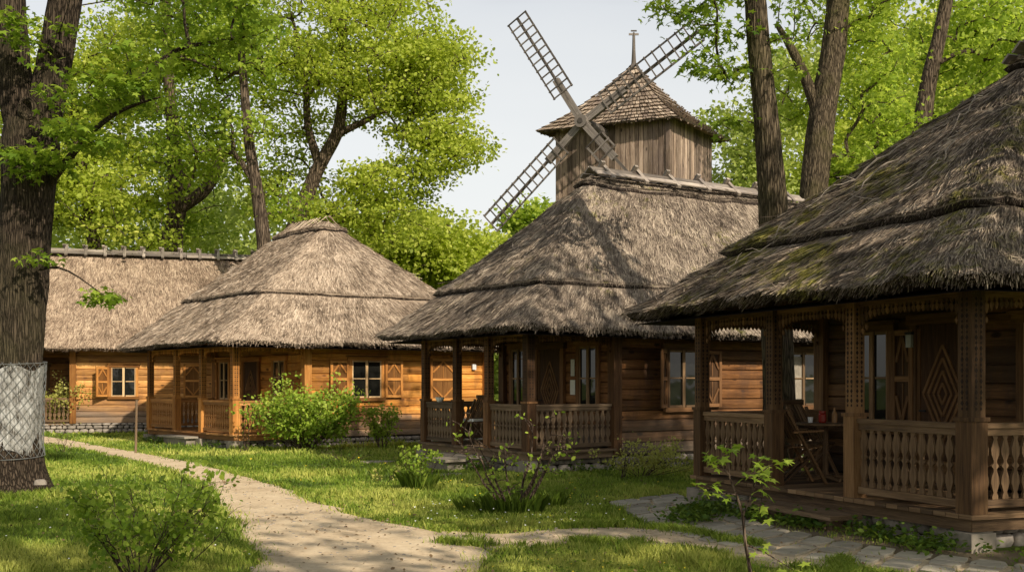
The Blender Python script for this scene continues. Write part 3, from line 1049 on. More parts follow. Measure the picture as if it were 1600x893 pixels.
def ridge_boards(parent, r0, r1, mat, horns=True, n=9, z=.02):
    m = MB()
    d = r1 - r0; L = np.linalg.norm(d); u = d / L; s = unit(np.cross(u, Zv))
    k = max(1, int(L / 2.6))
    for i in range(k):
        a = r0 + d * (i / k) + Zv * (z + .04 + random.uniform(-.01, .03)); b = r0 + d * ((i + 1) / k) + Zv * (z + .04 + random.uniform(-.02, .02))
        for sd in (-1, 1):
            off = s * sd * .10 + Zv * -.03
            w = s * sd * .13 + Zv * -.11
            nn = unit(np.cross(b - a, w)); nn = nn if nn[2] > 0 else -nn
            m.box(a + off * .1, (b - a) * .995, w, nn * .03)
            m.box(a + off + w * .75, (b - a) * .99, w * .8, nn * .026)
    o = m.build('ridge_board', mat, parent)
    if horns:
        for i in range(n):
            t = (i + .4) / n
            p = r0 + d * t + Zv * z
            h = MB()
            for sd in (-1, 1):
                lo = p + s * sd * .36 - Zv * .20; hi = p - s * sd * .09 + Zv * .20
                h.bar(lo + u * sd * .04, hi + u * sd * .04, .10, .06, s)
            h.build('ridge_clamp', mat, o)
    return o

def on(a, u, px):
    """distance along line a+u*t seen at image column px"""
    k = (px - 800) / F
    return (k * a[1] - a[0]) / (u[0] - k * u[1])

def porch_house(name, label, A, B, Rd, length, depth, zdeck, eave_z, ridge_pts, mats, front_px_split, seed, ridge_along_front=True, steps=(.3, .92), posts_t=(0, .35, .66, 1), back_extra=0.0, rail_bays=None, density=420, sag=.2, eaves_out=.8, sw=.015, E_override=None, ridge_z_horns=True):
    """A = front corner post, B = far post of the side porch, Rd = front direction"""
    log, trim, rail, th = mats
    base = (A + (B - A) / 2 + Rd * length / 2); base = V3(base[0], base[1], float(gz(base[0], base[1])))
    root = empty(name, base)
    tag(root, label, 'house', 'thatched wooden houses of the village')
    Lv = B - A; Lw = np.linalg.norm(Lv); L = Lv / Lw
    nF = unit(np.array([Rd[1], -Rd[0], 0.0])); nF = nF if nF[1] < 0 else -nF
    nL = unit(np.array([L[1], -L[0], 0.0])); nL = nL if nL[0] < 0 else -nL
    c0 = A + Rd * depth; c1 = A + Rd * length; c2 = c1 + L * (Lw + back_extra); c3 = c0 + L * (Lw)
    ztop = eave_z + .22
    # body walls
    ft = on(A, Rd, front_px_split)
    logs(c0, c1, zdeck - .14, ztop, nF, log, root)
    logs(c0, c3, zdeck + .02, ztop, nL, log, root)
    logs(c3, c2, zdeck - .14, ztop, -nF, log, root)
    logs(c1, c2, zdeck - .14, ztop, -nL, log, root)
    foundation(c0, c1, zdeck - .142, nF, root)
    foundation(c3, c2, zdeck - .142, -nF, root)
    foundation(c1, c2, zdeck - .142, -nL, root)
    # corner boards
    for p, e in ((c0, 0), (c3, 0), (c1, 0)):
        m = MB(); m.cbox(p + Zv * ((zdeck - .14 + ztop) / 2 + .001), Zv * (ztop - zdeck + .13), Rd * .2, L * .2)
        m.build('corner_post', trim, root)
    # deck
    dk = MB()
    nb = int(Lw / .16)
    e = .12
    for i in range(nb + 1):
        t0 = -e + (Lw + 2 * e) * i / (nb + 1); t1 = -e + (Lw + 2 * e) * (i + 1) / (nb + 1) - .008
        dk.box(A + L * t0 - Rd * e + Zv * (zdeck - .045), Rd * (depth + e - .05), L * (t1 - t0), Zv * .045)
    dk.build('deck', rail, root)
    bm = MB()
    for (a, b, nn) in ((A, B, nL), (A, c0, nF), (B, c3, -nF)):
        d = b - a; ln = np.linalg.norm(d); uu = d / ln
        bm.box(a - uu * .06 + nn * .0 + Zv * (zdeck - .165), uu * (ln + .06), Zv * .118, nn * .07)
    bm.build('deck_beam', rail, root)
    # pedestals and stones beneath the deck
    for t in posts_t:
        p = A + L * Lw * t
        g = float(gz(p[0], p[1])) - .12
        pd = MB(); pd.cbox(V3(p[0], p[1], (g + zdeck - .17) / 2), Zv * (zdeck - .17 - g), Rd * .3, L * .3, .5)
        pd.build('pedestal', M['concrete'], root)
    foundation(A + L * .15 + Rd * .1 , A + L * (Lw - .1) + Rd * .1, zdeck - .168, nL, root)
    foundation(A + Rd * .2 + L * .1, c0 + L * .1, zdeck - .168, nF, root)
    # under-deck darkness is real: posts and rails
    bal = baluster_mesh(.64, rail)
    ps = [A + L * Lw * t for t in posts_t]
    zb = eave_z + .06
    for i, p in enumerate(ps):
        post(root, p, zdeck, zb, Rd, L, trim, .2 if i == 0 else .17)
    bays = rail_bays or [0, 2]
    for i in range(3):
        a, b = ps[i], ps[i + 1]
        if i in bays: railing(root, a, b, zdeck, nL, rail, bal)
        fretwork(root, a, b, zb - .1, nL, trim)
    railing(root, A, c0 - Rd * .02, zdeck, nF, rail, bal, pitch=.128)
    railing(root, B, c3 - Rd * .02, zdeck, -nF, rail, bal, pitch=.128)
    fretwork(root, A, c0, zb - .1, nF, trim)
    fretwork(root, B, c3, zb - .1, nF, trim)
    tb = MB()
    for (a, b) in ((A, B), (A, c0), (B, c3)):
        d = b - a; ln = np.linalg.norm(d); uu = d / ln; w = unit(np.cross(uu, Zv))
        tb.box(a - uu * .25 - w * .08 + Zv * (zb + .001), uu * (ln + .4), w * .16, Zv * .16)
    tb.build('porch_beam', trim, root)
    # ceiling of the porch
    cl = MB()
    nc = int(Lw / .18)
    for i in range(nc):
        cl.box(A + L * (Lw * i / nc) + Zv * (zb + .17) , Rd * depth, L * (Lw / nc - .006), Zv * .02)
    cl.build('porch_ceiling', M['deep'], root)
    # roof
    o = eaves_out
    E = [A + nL * o + nF * o, c1 + nF * o - nL * o, c2 - nF * o - nL * o, B - nF * o + nL * o]
    if E_override:
        for k_, v_ in E_override.items(): E[k_] = v_
    E = [np.array([p[0], p[1], eave_z]) for p in E]
    r0, r1 = ridge_pts
    rm = [r0, r1, r1, r0] if ridge_along_front else [r0, r0, r1, r1]
    thatch(root, E, rm, th, steps, sag, .10, density, seed=seed, sw=sw)
    inner = [A + nL * .0, c1, c2, B]
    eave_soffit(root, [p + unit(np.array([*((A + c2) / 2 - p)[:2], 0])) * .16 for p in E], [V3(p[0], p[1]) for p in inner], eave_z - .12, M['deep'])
    FOOT.append([tuple((A + nL * .15 + nF * .15)[:2]), tuple((c1 + nF * .1)[:2]), tuple(c2[:2]), tuple((B + nL * .15)[:2])])
    return root, dict(c0=c0, c1=c1, c2=c2, c3=c3, L=L, Lw=Lw, nF=nF, nL=nL, ps=ps, E=E)

def wz(py, Yd): return EYE + (HY - py) / F * Yd

# ---------- house 4: nearest, on the right
A4 = V3(4.38, 10.37); B4 = V3(2.57, 14.70)
R4 = unit(V3(.93, .37))
r40 = V3(6.55, 13.75, 5.62); r41 = r40 + R4 * 5.0
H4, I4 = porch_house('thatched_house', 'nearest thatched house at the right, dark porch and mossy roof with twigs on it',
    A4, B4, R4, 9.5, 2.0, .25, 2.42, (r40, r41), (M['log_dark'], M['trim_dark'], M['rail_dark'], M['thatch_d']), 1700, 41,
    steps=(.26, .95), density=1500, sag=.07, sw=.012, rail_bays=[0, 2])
ridge_boards(H4, r40 - R4 * .15, r41, M['grey_wood'], True, 8, .12)

# ---------- house 3: middle
A3 = V3(.31, 20.0); B3 = V3(-1.85, 23.35)
R3 = unit(V3(.84, .54))
r30 = V3(1.72, 23.27, 5.93); r31 = r30 + R3 * 6.3
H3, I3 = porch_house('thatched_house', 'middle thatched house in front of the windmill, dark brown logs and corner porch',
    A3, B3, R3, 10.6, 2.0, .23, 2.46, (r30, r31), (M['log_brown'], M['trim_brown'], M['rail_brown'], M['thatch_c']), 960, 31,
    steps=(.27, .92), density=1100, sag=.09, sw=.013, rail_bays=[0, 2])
ridge_boards(H3, r30 - R3 * .1, r31, M['grey_wood'], True, 7, .10)

# ---------- house 2: orange logs
A2 = V3(-7.11, 27.9); B2 = V3(-10.56, 31.8)
R2 = unit(V3(.837, .547))
L2 = unit(B2 - A2)
r20 = V3(-5.49, 32.5, 6.35); r21 = r20 + L2 * 2.3
H2, I2 = porch_house('thatched_house', 'thatched house with bright orange log walls and open shutters behind the green bush',
    A2, B2, R2, 7.55, 1.95, .17, 2.5, (r20, r21), (M['log_orange'], M['trim_orange'], M['rail_orange'], M['thatch_a']), 478, 21,
    ridge_along_front=False, steps=(.36, .90), density=850, sag=.03, sw=.0155, rail_bays=[0, 2], back_extra=1.2)
m = MB()
for i in range(26):
    s = random.uniform(-.25, .25); t = random.uniform(-.1, 2.2)
    p = r20 + L2 * t + Zv * .12
    w_ = unit(np.cross(L2, Zv)) * random.choice((-1, 1))
    m.bar(p, p + w_ * .5 + Zv * -.42 + L2 * s, .03, .02)
m.build('ridge_reeds', M['thatch_a'], H2)

# ---------- house 1: far left, frontal
def far_house():
    u = unit(V3(.95, .30)); n = unit(np.array([u[1], -u[0], 0]))
    P0 = V3((55 - 800) / F * 36.4, 36.4)
    tR = on(P0, u, 114)
    a = P0 - u * 6; b = P0 + u * 9.2; dp = 5.6
    z0 = .12; ez = 2.62
    root = empty('thatched_house', (P0[0], P0[1], float(gz(P0[0], P0[1]))))
    tag(root, 'farthest thatched house at the left, behind the whitewashed tree, with long clamped ridge', 'house', 'thatched wooden houses of the village')
    ca = P0 + u * tR
    cb = P0 + u * (tR - 3.2)
    logs(ca, b, z0, ez + .2, n, M['log_tan'], root)
    logs(a, cb, z0, ez + .2, n, M['log_tan'], root)
    back = -n * 1.9
    logs(cb + back, ca + back, z0, ez + .2, n, M['log_brown'], root)
    logs(ca + back, ca, z0, ez + .2, -u, M['log_brown'], root)
    logs(b, b - n * dp, z0, ez + .2, u, M['log_tan'], root)
    logs(a, a - n * dp, z0, ez + .2, -u, M['log_tan'], root)
    logs(a - n * dp, b - n * dp, z0, ez + .2, -n, M['log_tan'], root)
    foundation(a, b, z0, n, root)
    for p in (ca, b):
        q = MB(); q.cbox(p + Zv * (z0 + ez) / 2 + Zv * .1, Zv * (ez - z0 + .2), u * .2, n * .2); q.build('corner_post', M['trim_orange'], root)
    dk = MB(); dk.box(cb - n * 1.9 + Zv * (z0 - .05), u * 3.2, n * 1.95, Zv * .05); dk.build('deck', M['rail_brown'], root)
    bm = baluster_mesh(.64, M['rail_dark'])
    railing(root, cb, ca, z0, n, M['rail_dark'], bm, pitch=.14)
    wa = ca + back - u * 1.25
    window(root, wa + Zv * 1.05, u, n, .5, 1.0, M['trim_dark'])
    door(root, ca + back - u * 2.35 + Zv * z0, u, n, .8, 1.9, M['trim_dark'])
    fretwork(root, cb, ca, ez + .0, n, M['trim_brown'])
    t = on(P0, u, 193)
    window(root, P0 + u * t + n * .012 + Zv * 1.02, u, n, .78, 1.0, M['trim_orange'], ((-1, 'ajar'),))
    t = on(P0, u, 302)
    c = P0 + u * t + n * .012 + Zv * .98
    shutter(root, c - u * .33 + n * .02, u, n, .66, 1.15, M['trim_orange'])
    E = [a + n * .75 - u * .7, b + n * .75 + u * .7, b - n * (dp + .7) + u * .7, a - n * (dp + .7) - u * .7]
    E = [np.array([p[0], p[1], ez]) for p in E]
    r0 = a + u * 2.5 - n * 2.7 + Zv * 6.2; r1 = b - u * 1.5 - n * 2.7 + Zv * 6.2
    thatch(root, E, [r0, r1, r1, r0], M['thatch_b'], (.97,), .12, .10, 600, seed=5, sw=.018, sl=.28)
    ridge_boards(root, r0, r1, M['grey_wood'], True, 17, .06)
    FOOT.append([tuple((a + n * .1)[:2]), tuple((b + n * .1)[:2]), tuple((b - n * dp)[:2]), tuple((a - n * dp)[:2])])
far_house()

# ---------- openings of the porch houses
def wpt(a, u, n, px, z, off=.012):
    return a + u * on(a, u, px) + n * off + Zv * z

# house 2
a, u, n = A2, R2, I2['nF']
window(H2, wpt(a, u, n, 572, 1.08), u, n, .88, 1.02, M['trim_orange'], ((-1, 'flat'), (1, 'flat')))
c = wpt(a, u, n, 691, .98)
shutter(H2, c - u * .42 + n * .02, u, n, .84, 1.2, M['trim_orange'])
lampm = MB(); c = wpt(a, u, n, 739, 1.95); lampm.cbox(c + n * .04, Zv * .16, u * .12, n * .07); lampm.build('wall_lamp', M['white'], H2)
for px_ in (472,):
    pass
iw = I2['c0']; iu = I2['L']; inn = I2['nL']
def inner_pt(I, px, z, off=.012):
    t = on(I['c0'], I['L'], px)
    return I['c0'] + I['L'] * t + I['nL'] * off + Zv * z
door(H2, inner_pt(I2, 394, .19), -iu, inn, .85, 1.9, M['trim_orange'])
window(H2, inner_pt(I2, 352, 1.0), -iu, inn, .55, 1.1, M['trim_orange'], ((-1, 'flat'),))
window(H2, inner_pt(I2, 438, 1.15), -iu, inn, .6, .95, M['trim_orange'])

# house 3
a, u, n = A3, R3, I3['nF']
window(H3, wpt(a, u, n, 1066, 1.0), u, n, .80, 1.15, M['trim_brown'], ((-1, 'ajar'), (1, 'flat')))
window(H3, wpt(a, u, n, 1253, 1.0), u, n, .85, 1.15, M['trim_brown'], ((-1, 'flat'), (1, 'flat')), curtain=True)
door(H3, inner_pt(I3, 862, .25), -I3['L'], I3['nL'], .85, 1.95, M['trim_brown'])
window(H3, inner_pt(I3, 921, .92), -I3['L'], I3['nL'], .58, 1.3, M['trim_brown'])
window(H3, inner_pt(I3, 812, .92), -I3['L'], I3['nL'], .5, 1.3, M['trim_brown'])
nm = MB(); c = inner_pt(I3, 896, 1.25, .02)
nm.box(c - I3['L'] * .09, Zv * .3, I3['L'] * .17, I3['nL'] * .006, .7)
nm.box(c - I3['L'] * .07 + Zv * .38, Zv * .34, I3['L'] * .13, I3['nL'] * .006, .3)
nm.build('notice', M['paper'], H3)

# house 4
window(H4, inner_pt(I4, 1366, .92), -I4['L'], I4['nL'], .62, 1.25, M['trim_dark'], ((1, 'flat'),))
door(H4, inner_pt(I4, 1478, .27), -I4['L'], I4['nL'], .85, 1.95, M['trim_dark'])
window(H4, inner_pt(I4, 1640, .92), -I4['L'], I4['nL'], .62, 1.25, M['trim_dark'])
lm = MB(); c = inner_pt(I4, 1431, 2.02, .03)
lm.cbox(c + I4['nL'] * .05, Zv * .16, I4['L'] * .09, I4['nL'] * .09); lm.cbox(c + I4['nL'] * .05 + Zv * .1, Zv * .03, I4['L'] * .11, I4['nL'] * .11, mi=1)
lm.build('wall_lamp', None, H4, mats=[M['lampglass'], M['black']])

# ---------- steps
def step(A, L, n, t0, t1, z, depth, name, label, mat, rise=.1):
    m = MB()
    p = A + L * t0 + n * .10
    g = float(gz(p[0], p[1])) - .05
    m.box(p + Zv * (z - .05), L * (t1 - t0), n * depth, Zv * .05, .7)
    m.box(p + L * .1 + Zv * g, L * (t1 - t0 - .2), n * (depth - .1), Zv * (z - .055 - g), .35)
    o = m.build(name, mat, None, origin=np.array([p[0], p[1], g]))
    tag(o, label, 'step', 'porch entry steps')
step(A4, I4['L'], I4['nL'], I4['Lw'] * .30, I4['Lw'] * .66, .09, .42, 'porch_step', 'long plank step before the gap in the nearest porch railing', M['rail_brown'])
step(A3, I3['L'], I3['nL'], I3['Lw'] * .34, I3['Lw'] * .68, .08, .4, 'porch_step', 'stone step at the entry of the middle house porch', M['concrete'])
step(A3, I3['L'], I3['nL'] , I3['Lw'] * .36, I3['Lw'] * .62, .03, .85, 'porch_step', 'low flat slab below the stone step of the middle house', M['concrete'])
step(A2, I2['L'], I2['nL'], I2['Lw'] * .36, I2['Lw'] * .68, .05, .4, 'porch_step', 'pale stone step in front of the orange house porch', M['concrete'])

# ------------------------------------------------------------------ windmill
def windmill():
    C = V3(6.05, 42.0); Ld = unit(V3(-.9, .43)); Rd = unit(V3(.55, .83))
    wl, wr = 4.62, 3.9
    root = empty('windmill', (5.0, 44.2, 0)); tag(root, 'old grey plank windmill with lattice sails above the middle thatched roof', 'windmill')
    nL = unit(np.array([Ld[1], -Ld[0], 0])); nL = nL if nL[1] < 0 else -nL
    nR = unit(np.array([Rd[1], -Rd[0], 0])); nR = nR if nR[0] > 0 else -nR
    def planks(a, b, n, z0, z1):
        m = MB(); d = b - a; L = np.linalg.norm(d); u = d / L; s = 0
        while s < L - .02:
            w = min(random.uniform(.14, .24), L - s)
            cuts = [z0, z0 + (z1 - z0) * random.uniform(.45, .75), z1]
            for k in range(2):
                m.box(a + u * (s + .004) + Zv * cuts[k] + n * random.uniform(0, .02), Zv * (cuts[k + 1] - cuts[k] - .005), u * (w - .02), n * .03)
            s += w
        m.box(a - n * .1 + Zv * z0, Zv * (z1 - z0), d, n * .09, .0)
        return m.build('wall', M['mill_wood'], root)
    D = C + Ld * wl; Bk = C + Rd * wr; Ck = D + Rd * wr
    z0, z1 = -.1, 11.75
    planks(C, D, nL, z0, z1); planks(C, Bk, nR, z0, z1); planks(Bk, Ck, -nL, z0, z1); planks(D, Ck, -nR, z0, z1)
    for p in (C, D, Bk, Ck):
        m = MB(); m.cbox(p + Zv * 5.8, Zv * 11.6, Ld * .16, Rd * .16); m.build('corner_post', M['mill_wood'], root)
    o = .62
    E = [C - Ld * o * .9 - Rd * o * .75, D + Ld * o - Rd * o, Ck + Ld * o + Rd * o, Bk - Ld * o + Rd * o]
    ez = 11.58
    E = [np.array([p[0], p[1], ez]) for p in E]
    apex = np.array([4.98, 44.5, 14.5])
    m = MB(); rows = 14
    for i in range(4):
        a, b = E[i], E[(i + 1) % 4]
        eL = np.linalg.norm(b - a)
        n = unit(np.cross(b - a, apex - a)); n = n if n[2] > 0 else -n
        for r in range(rows):
            v0 = r / rows; v1 = min((r + 1.25) / rows, .995)
            sagz = lambda v: -.22 * math.sin(math.pi * v)
            p0, p1 = a + (apex - a) * v0, b + (apex - b) * v0
            q0, q1 = a + (apex - a) * v1, b + (apex - b) * v1
            Lr = np.linalg.norm(p1 - p0)
            k = max(2, int(Lr / .17))
            xs_ = [0] + sorted([(j + random.uniform(-.25, .25)) / k for j in range(1, k)]) + [1]
            for j in range(k):
                s, t = xs_[j], xs_[j + 1] - .03 / max(Lr, .3)
                dz = Zv * sagz(v0); dq = Zv * sagz(v1)
                jit = (apex - a) * (-.012 * random.random()); li = n * (.06 + random.uniform(0, .04))
                A_, B_ = p0 + (p1 - p0) * s + dz + jit + li, p0 + (p1 - p0) * t + dz + jit + li
                C_, D_ = q0 + (q1 - q0) * t + dq + n * .005, q0 + (q1 - q0) * s + dq + n * .005
                rr = random.random()
                top = [A_, B_, C_, D_]
                L1 = np.linalg.norm(D_ - A_)
                m.poly(top, [(0, 0), (0, .24), (L1, .24), (L1, 0)], rr)
                m.poly([A_ - n * .08, B_ - n * .08, B_, A_], None, 0.0)
        m.poly([a - n * .02, (a + apex) / 2 - Zv * .36 , (b + apex) / 2 - Zv * .36, b - n * .02], None, .0)
        m.poly([(a + apex) / 2 - Zv * .36, apex - Zv * .1, (b + apex) / 2 - Zv * .36], None, .0)
    m.build('roof', M['shingle'], root)
    # rafters under the eave
    sf = MB()
    for i in range(4):
        a, b = E[i], E[(i + 1) % 4]
        inn_ = [C, D, Ck, Bk]
        q = [a - Zv * .02, b - Zv * .02, V3(*inn_[(i + 1) % 4][:2], ez + .35), V3(*inn_[i][:2], ez + .35)]
        sf.poly(q, None, .2)
        for k in range(8):
            t = (k + .5) / 8
            p = a + (b - a) * t; q_ = inn_[i] + (inn_[(i + 1) % 4] - inn_[i]) * t
            sf.bar(p - Zv * .03, V3(q_[0], q_[1], ez + .2), .07, .08)
    sf.build('rafters', M['mill_wood'], root)
    f = MB()
    f.lathe(apex - Zv * .3, [(.26, 0), (.22, .2), (.12, .28), (.10, .35), (.07, .9), (.055, 1.55), (.03, 1.6)], 10, .4)
    f.bar(apex + Zv * 1.22 - V3(.2, 0, 0), apex + Zv * 1.22 + V3(.2, 0, 0), .07, .07)
    f.bar(apex + Zv * 1.36 - V3(.12, 0, 0), apex + Zv * 1.36 + V3(.12, 0, 0), .05, .05)
    f.build('finial', M['mill_sail'], root)
    # axle and sails
    hub = W(913, 192, 41.3)
    start = hub - nL * 2.2
    ax = MB(); ax.tube([start, hub + nL * .2], [.24, .21], 12, .4)
    ax.build('axle', M['mill_sail'], root)
    hb = MB(); hb.tube([hub - nL * .05 , hub + nL * .42], [.27, .25], 14, .6); hb.tube([hub + nL * .421, hub + nL * .44], [.12, .10], 10, .1)
    hb.build('hub', M['mill_sail'], root)
    hx = -Ld  # to the right in the sail plane
    def arm(px, py, dz, length=None, lattice=(0, 1), full=True, wd=.84, seed=0, side=0.0):
        # direction from the far tip located on the sail plane
        ray = np.array([(px - 800) / F, 1.0, (HY - py) / F]); org = np.array([0, 0, EYE])
        h0 = hub + nL * dz
        k = np.dot(h0 - org, nL) / np.dot(ray, nL)
        tip = org + ray * k
        d = tip - h0; L = length or np.linalg.norm(d); d = unit(d)
        s = unit(np.cross(nL, d))
        m = MB()
        # stock: heavy near the hub, thinning out
        m.bar(h0, h0 + d * min(2.0, L), .27, .2, nL, .8)
        if L > 2: m.bar(h0 + d * 1.6 + nL * .02, h0 + d * L, .10, .09, nL, .5)
        o = m.build('sail_arm', M['mill_sail'], root)
        l0, l1 = lattice[0] * L, lattice[1] * L
        g = MB()
        for off, w in ((-wd / 2, .075), (wd / 2, .06), (0, .045)):
            g.bar(h0 + d * l0 + s * (off + side) + nL * .09, h0 + d * l1 + s * (off + side) + nL * .09, w, .045, nL)
        nb = int((l1 - l0) / .33)
        for i in range(nb + 1):
            c = h0 + d * (l0 + .03 + (l1 - l0 - .06) * i / nb) + s * side + nL * .125
            g.bar(c - s * (wd / 2 + .05), c + s * (wd / 2 + .05), .05, .035, nL)
        g.build('sail_lattice', M['mill_sail'], o)
        return o
    arm(809, 30, .22, lattice=(.27, 1.0))
    arm(1092, 48, .12, lattice=(.20, 1.0), wd=.88)
    arm(768, 350, .12, lattice=(.22, 1.0))
    arm(1000, 290, .22, length=5.2, lattice=(.17, .33), wd=.8, side=-.1)
windmill()

# ------------------------------------------------------------------ trees
def unitrows(a): return a / (np.linalg.norm(a, axis=1)[:, None] + 1e-9)

DIAMOND = np.array([(0, 0, 0), (.5, .38, .06), (1, 0, -.05), (.5, -.38, .06)], float)
OVAL = np.array([(0, 0, 0), (.3, .3, .03), (.72, .27, .03), (1, 0, -.04), (.72, -.27, .03), (.3, -.3, .03)], float)
def palmate():
    pts = []
    tips = [(-2.25, .62), (-1.15, .85), (-.0, 1.0), (1.15, .85), (2.25, .62)]
    allp = [(math.pi, .12)]
    for i, (a, r) in enumerate(tips):
        if i: allp.append(((tips[i - 1][0] + a) / 2, .40))
        allp += [(a - .16, r * .72), (a, r), (a + .16, r * .72)]
    for a, r in allp:
        pts.append((r * math.cos(a) * .6 + .35, r * math.sin(a) * .6, .03 - .12 * r * r))
    return np.array(pts)
PALM = palmate()

def leaf_cloud(name, centers, size, shape, rnd, mat, parent, rg, up=.8, droop=0.0, origin=None):
    n = len(centers)
    nr = rg.normal(0, 1, (n, 3)); nr = unitrows(nr); nr[:, 2] += up; nr = unitrows(nr)
    t = np.cross(nr, unitrows(rg.normal(0, 1, (n, 3)))); t = unitrows(t)
    t[:, 2] -= droop; t = unitrows(t)
    b = unitrows(np.cross(nr, t)); nr = np.cross(t, b)
    s = size * rg.uniform(.6, 1.3, n)
    K = len(shape)
    V = centers[:, None, :] + s[:, None, None] * (t[:, None, :] * shape[None, :, 0:1] + b[:, None, :] * shape[None, :, 1:2] + nr[:, None, :] * shape[None, :, 2:3])
    return np_mesh(name, V.reshape(-1, 3), K, rnd, mat, parent, origin)

def rings_mesh(name, pts, rad, sides, mat, parent, rough=.05, flare=0.0):
    fine = sides >= 90
    mb = MB()
    pts = np.array(pts, float)
    # resample
    d = np.r_[0, np.cumsum(np.linalg.norm(np.diff(pts, axis=0), axis=1))]
    n = max(6, int(d[-1] / (.045 if fine else .25)))
    t = np.linspace(0, d[-1], n)
    # smooth via cubic-ish (moving average)
    P = np.stack([np.interp(t, d, pts[:, i]) for i in range(3)], -1)
    for _ in range(90 if fine else 4):
        P[1:-1] = P[1:-1] * .5 + (P[:-2] + P[2:]) * .25
    R_ = np.interp(t, d, rad)
    R_ = R_ * (1 + flare * np.exp(-t / .35))
    b = 0
    for i in range(n):
        dr = unit(P[min(i + 1, n - 1)] - P[max(i - 1, 0)])
        s = unit(np.cross(dr, [0.2, 1, .1])); q = np.cross(dr, s)
        th = np.arange(sides) * 2 * np.pi / sides
        lump = 1 + rough * (vnoise(np.cos(th) * 2 + 5, np.sin(th) * 2 + 5 + P[i][0], t[i] * .8) - .5) * 2 + rough * .6 * (vnoise(np.cos(th) * 7 + 15, np.sin(th) * 7 + 9, t[i] * 1.5) - .5) * 2
        if fine:
            w1 = vnoise(np.cos(th) * 2 + 4, np.sin(th) * 2 + 4, t[i] * 1.1)
            ph = th * sides / 5.2 + w1 * 9 + 2.5 * vnoise(np.cos(th) * 5 + 9, np.sin(th) * 5 + 9, t[i] * 3)
            rid = np.abs(np.sin(ph)) ** .7
            br_ = vnoise(np.cos(th) * 11 + 20, np.sin(th) * 11 + 20, t[i] * 5.5)
            lump = lump + (.028 * rid * (.35 + br_) - .02) / max(R_[i], .2) * .55
        ring = P[i][None] + (s[None] * np.cos(th)[:, None] + q[None] * np.sin(th)[:, None]) * (R_[i] * lump)[:, None]
        mb.v += [tuple(x) for x in ring]
    for i in range(n - 1):
        for k in range(sides):
            k2 = (k + 1) % sides
            mb.f.append([i * sides + k, i * sides + k2, (i + 1) * sides + k2, (i + 1) * sides + k])
            mb.uv += [(0, 0)] * 4; mb.r.append(.5); mb.mi.append(0)
    return mb.build(name, mat, parent, smooth=True), P, R_

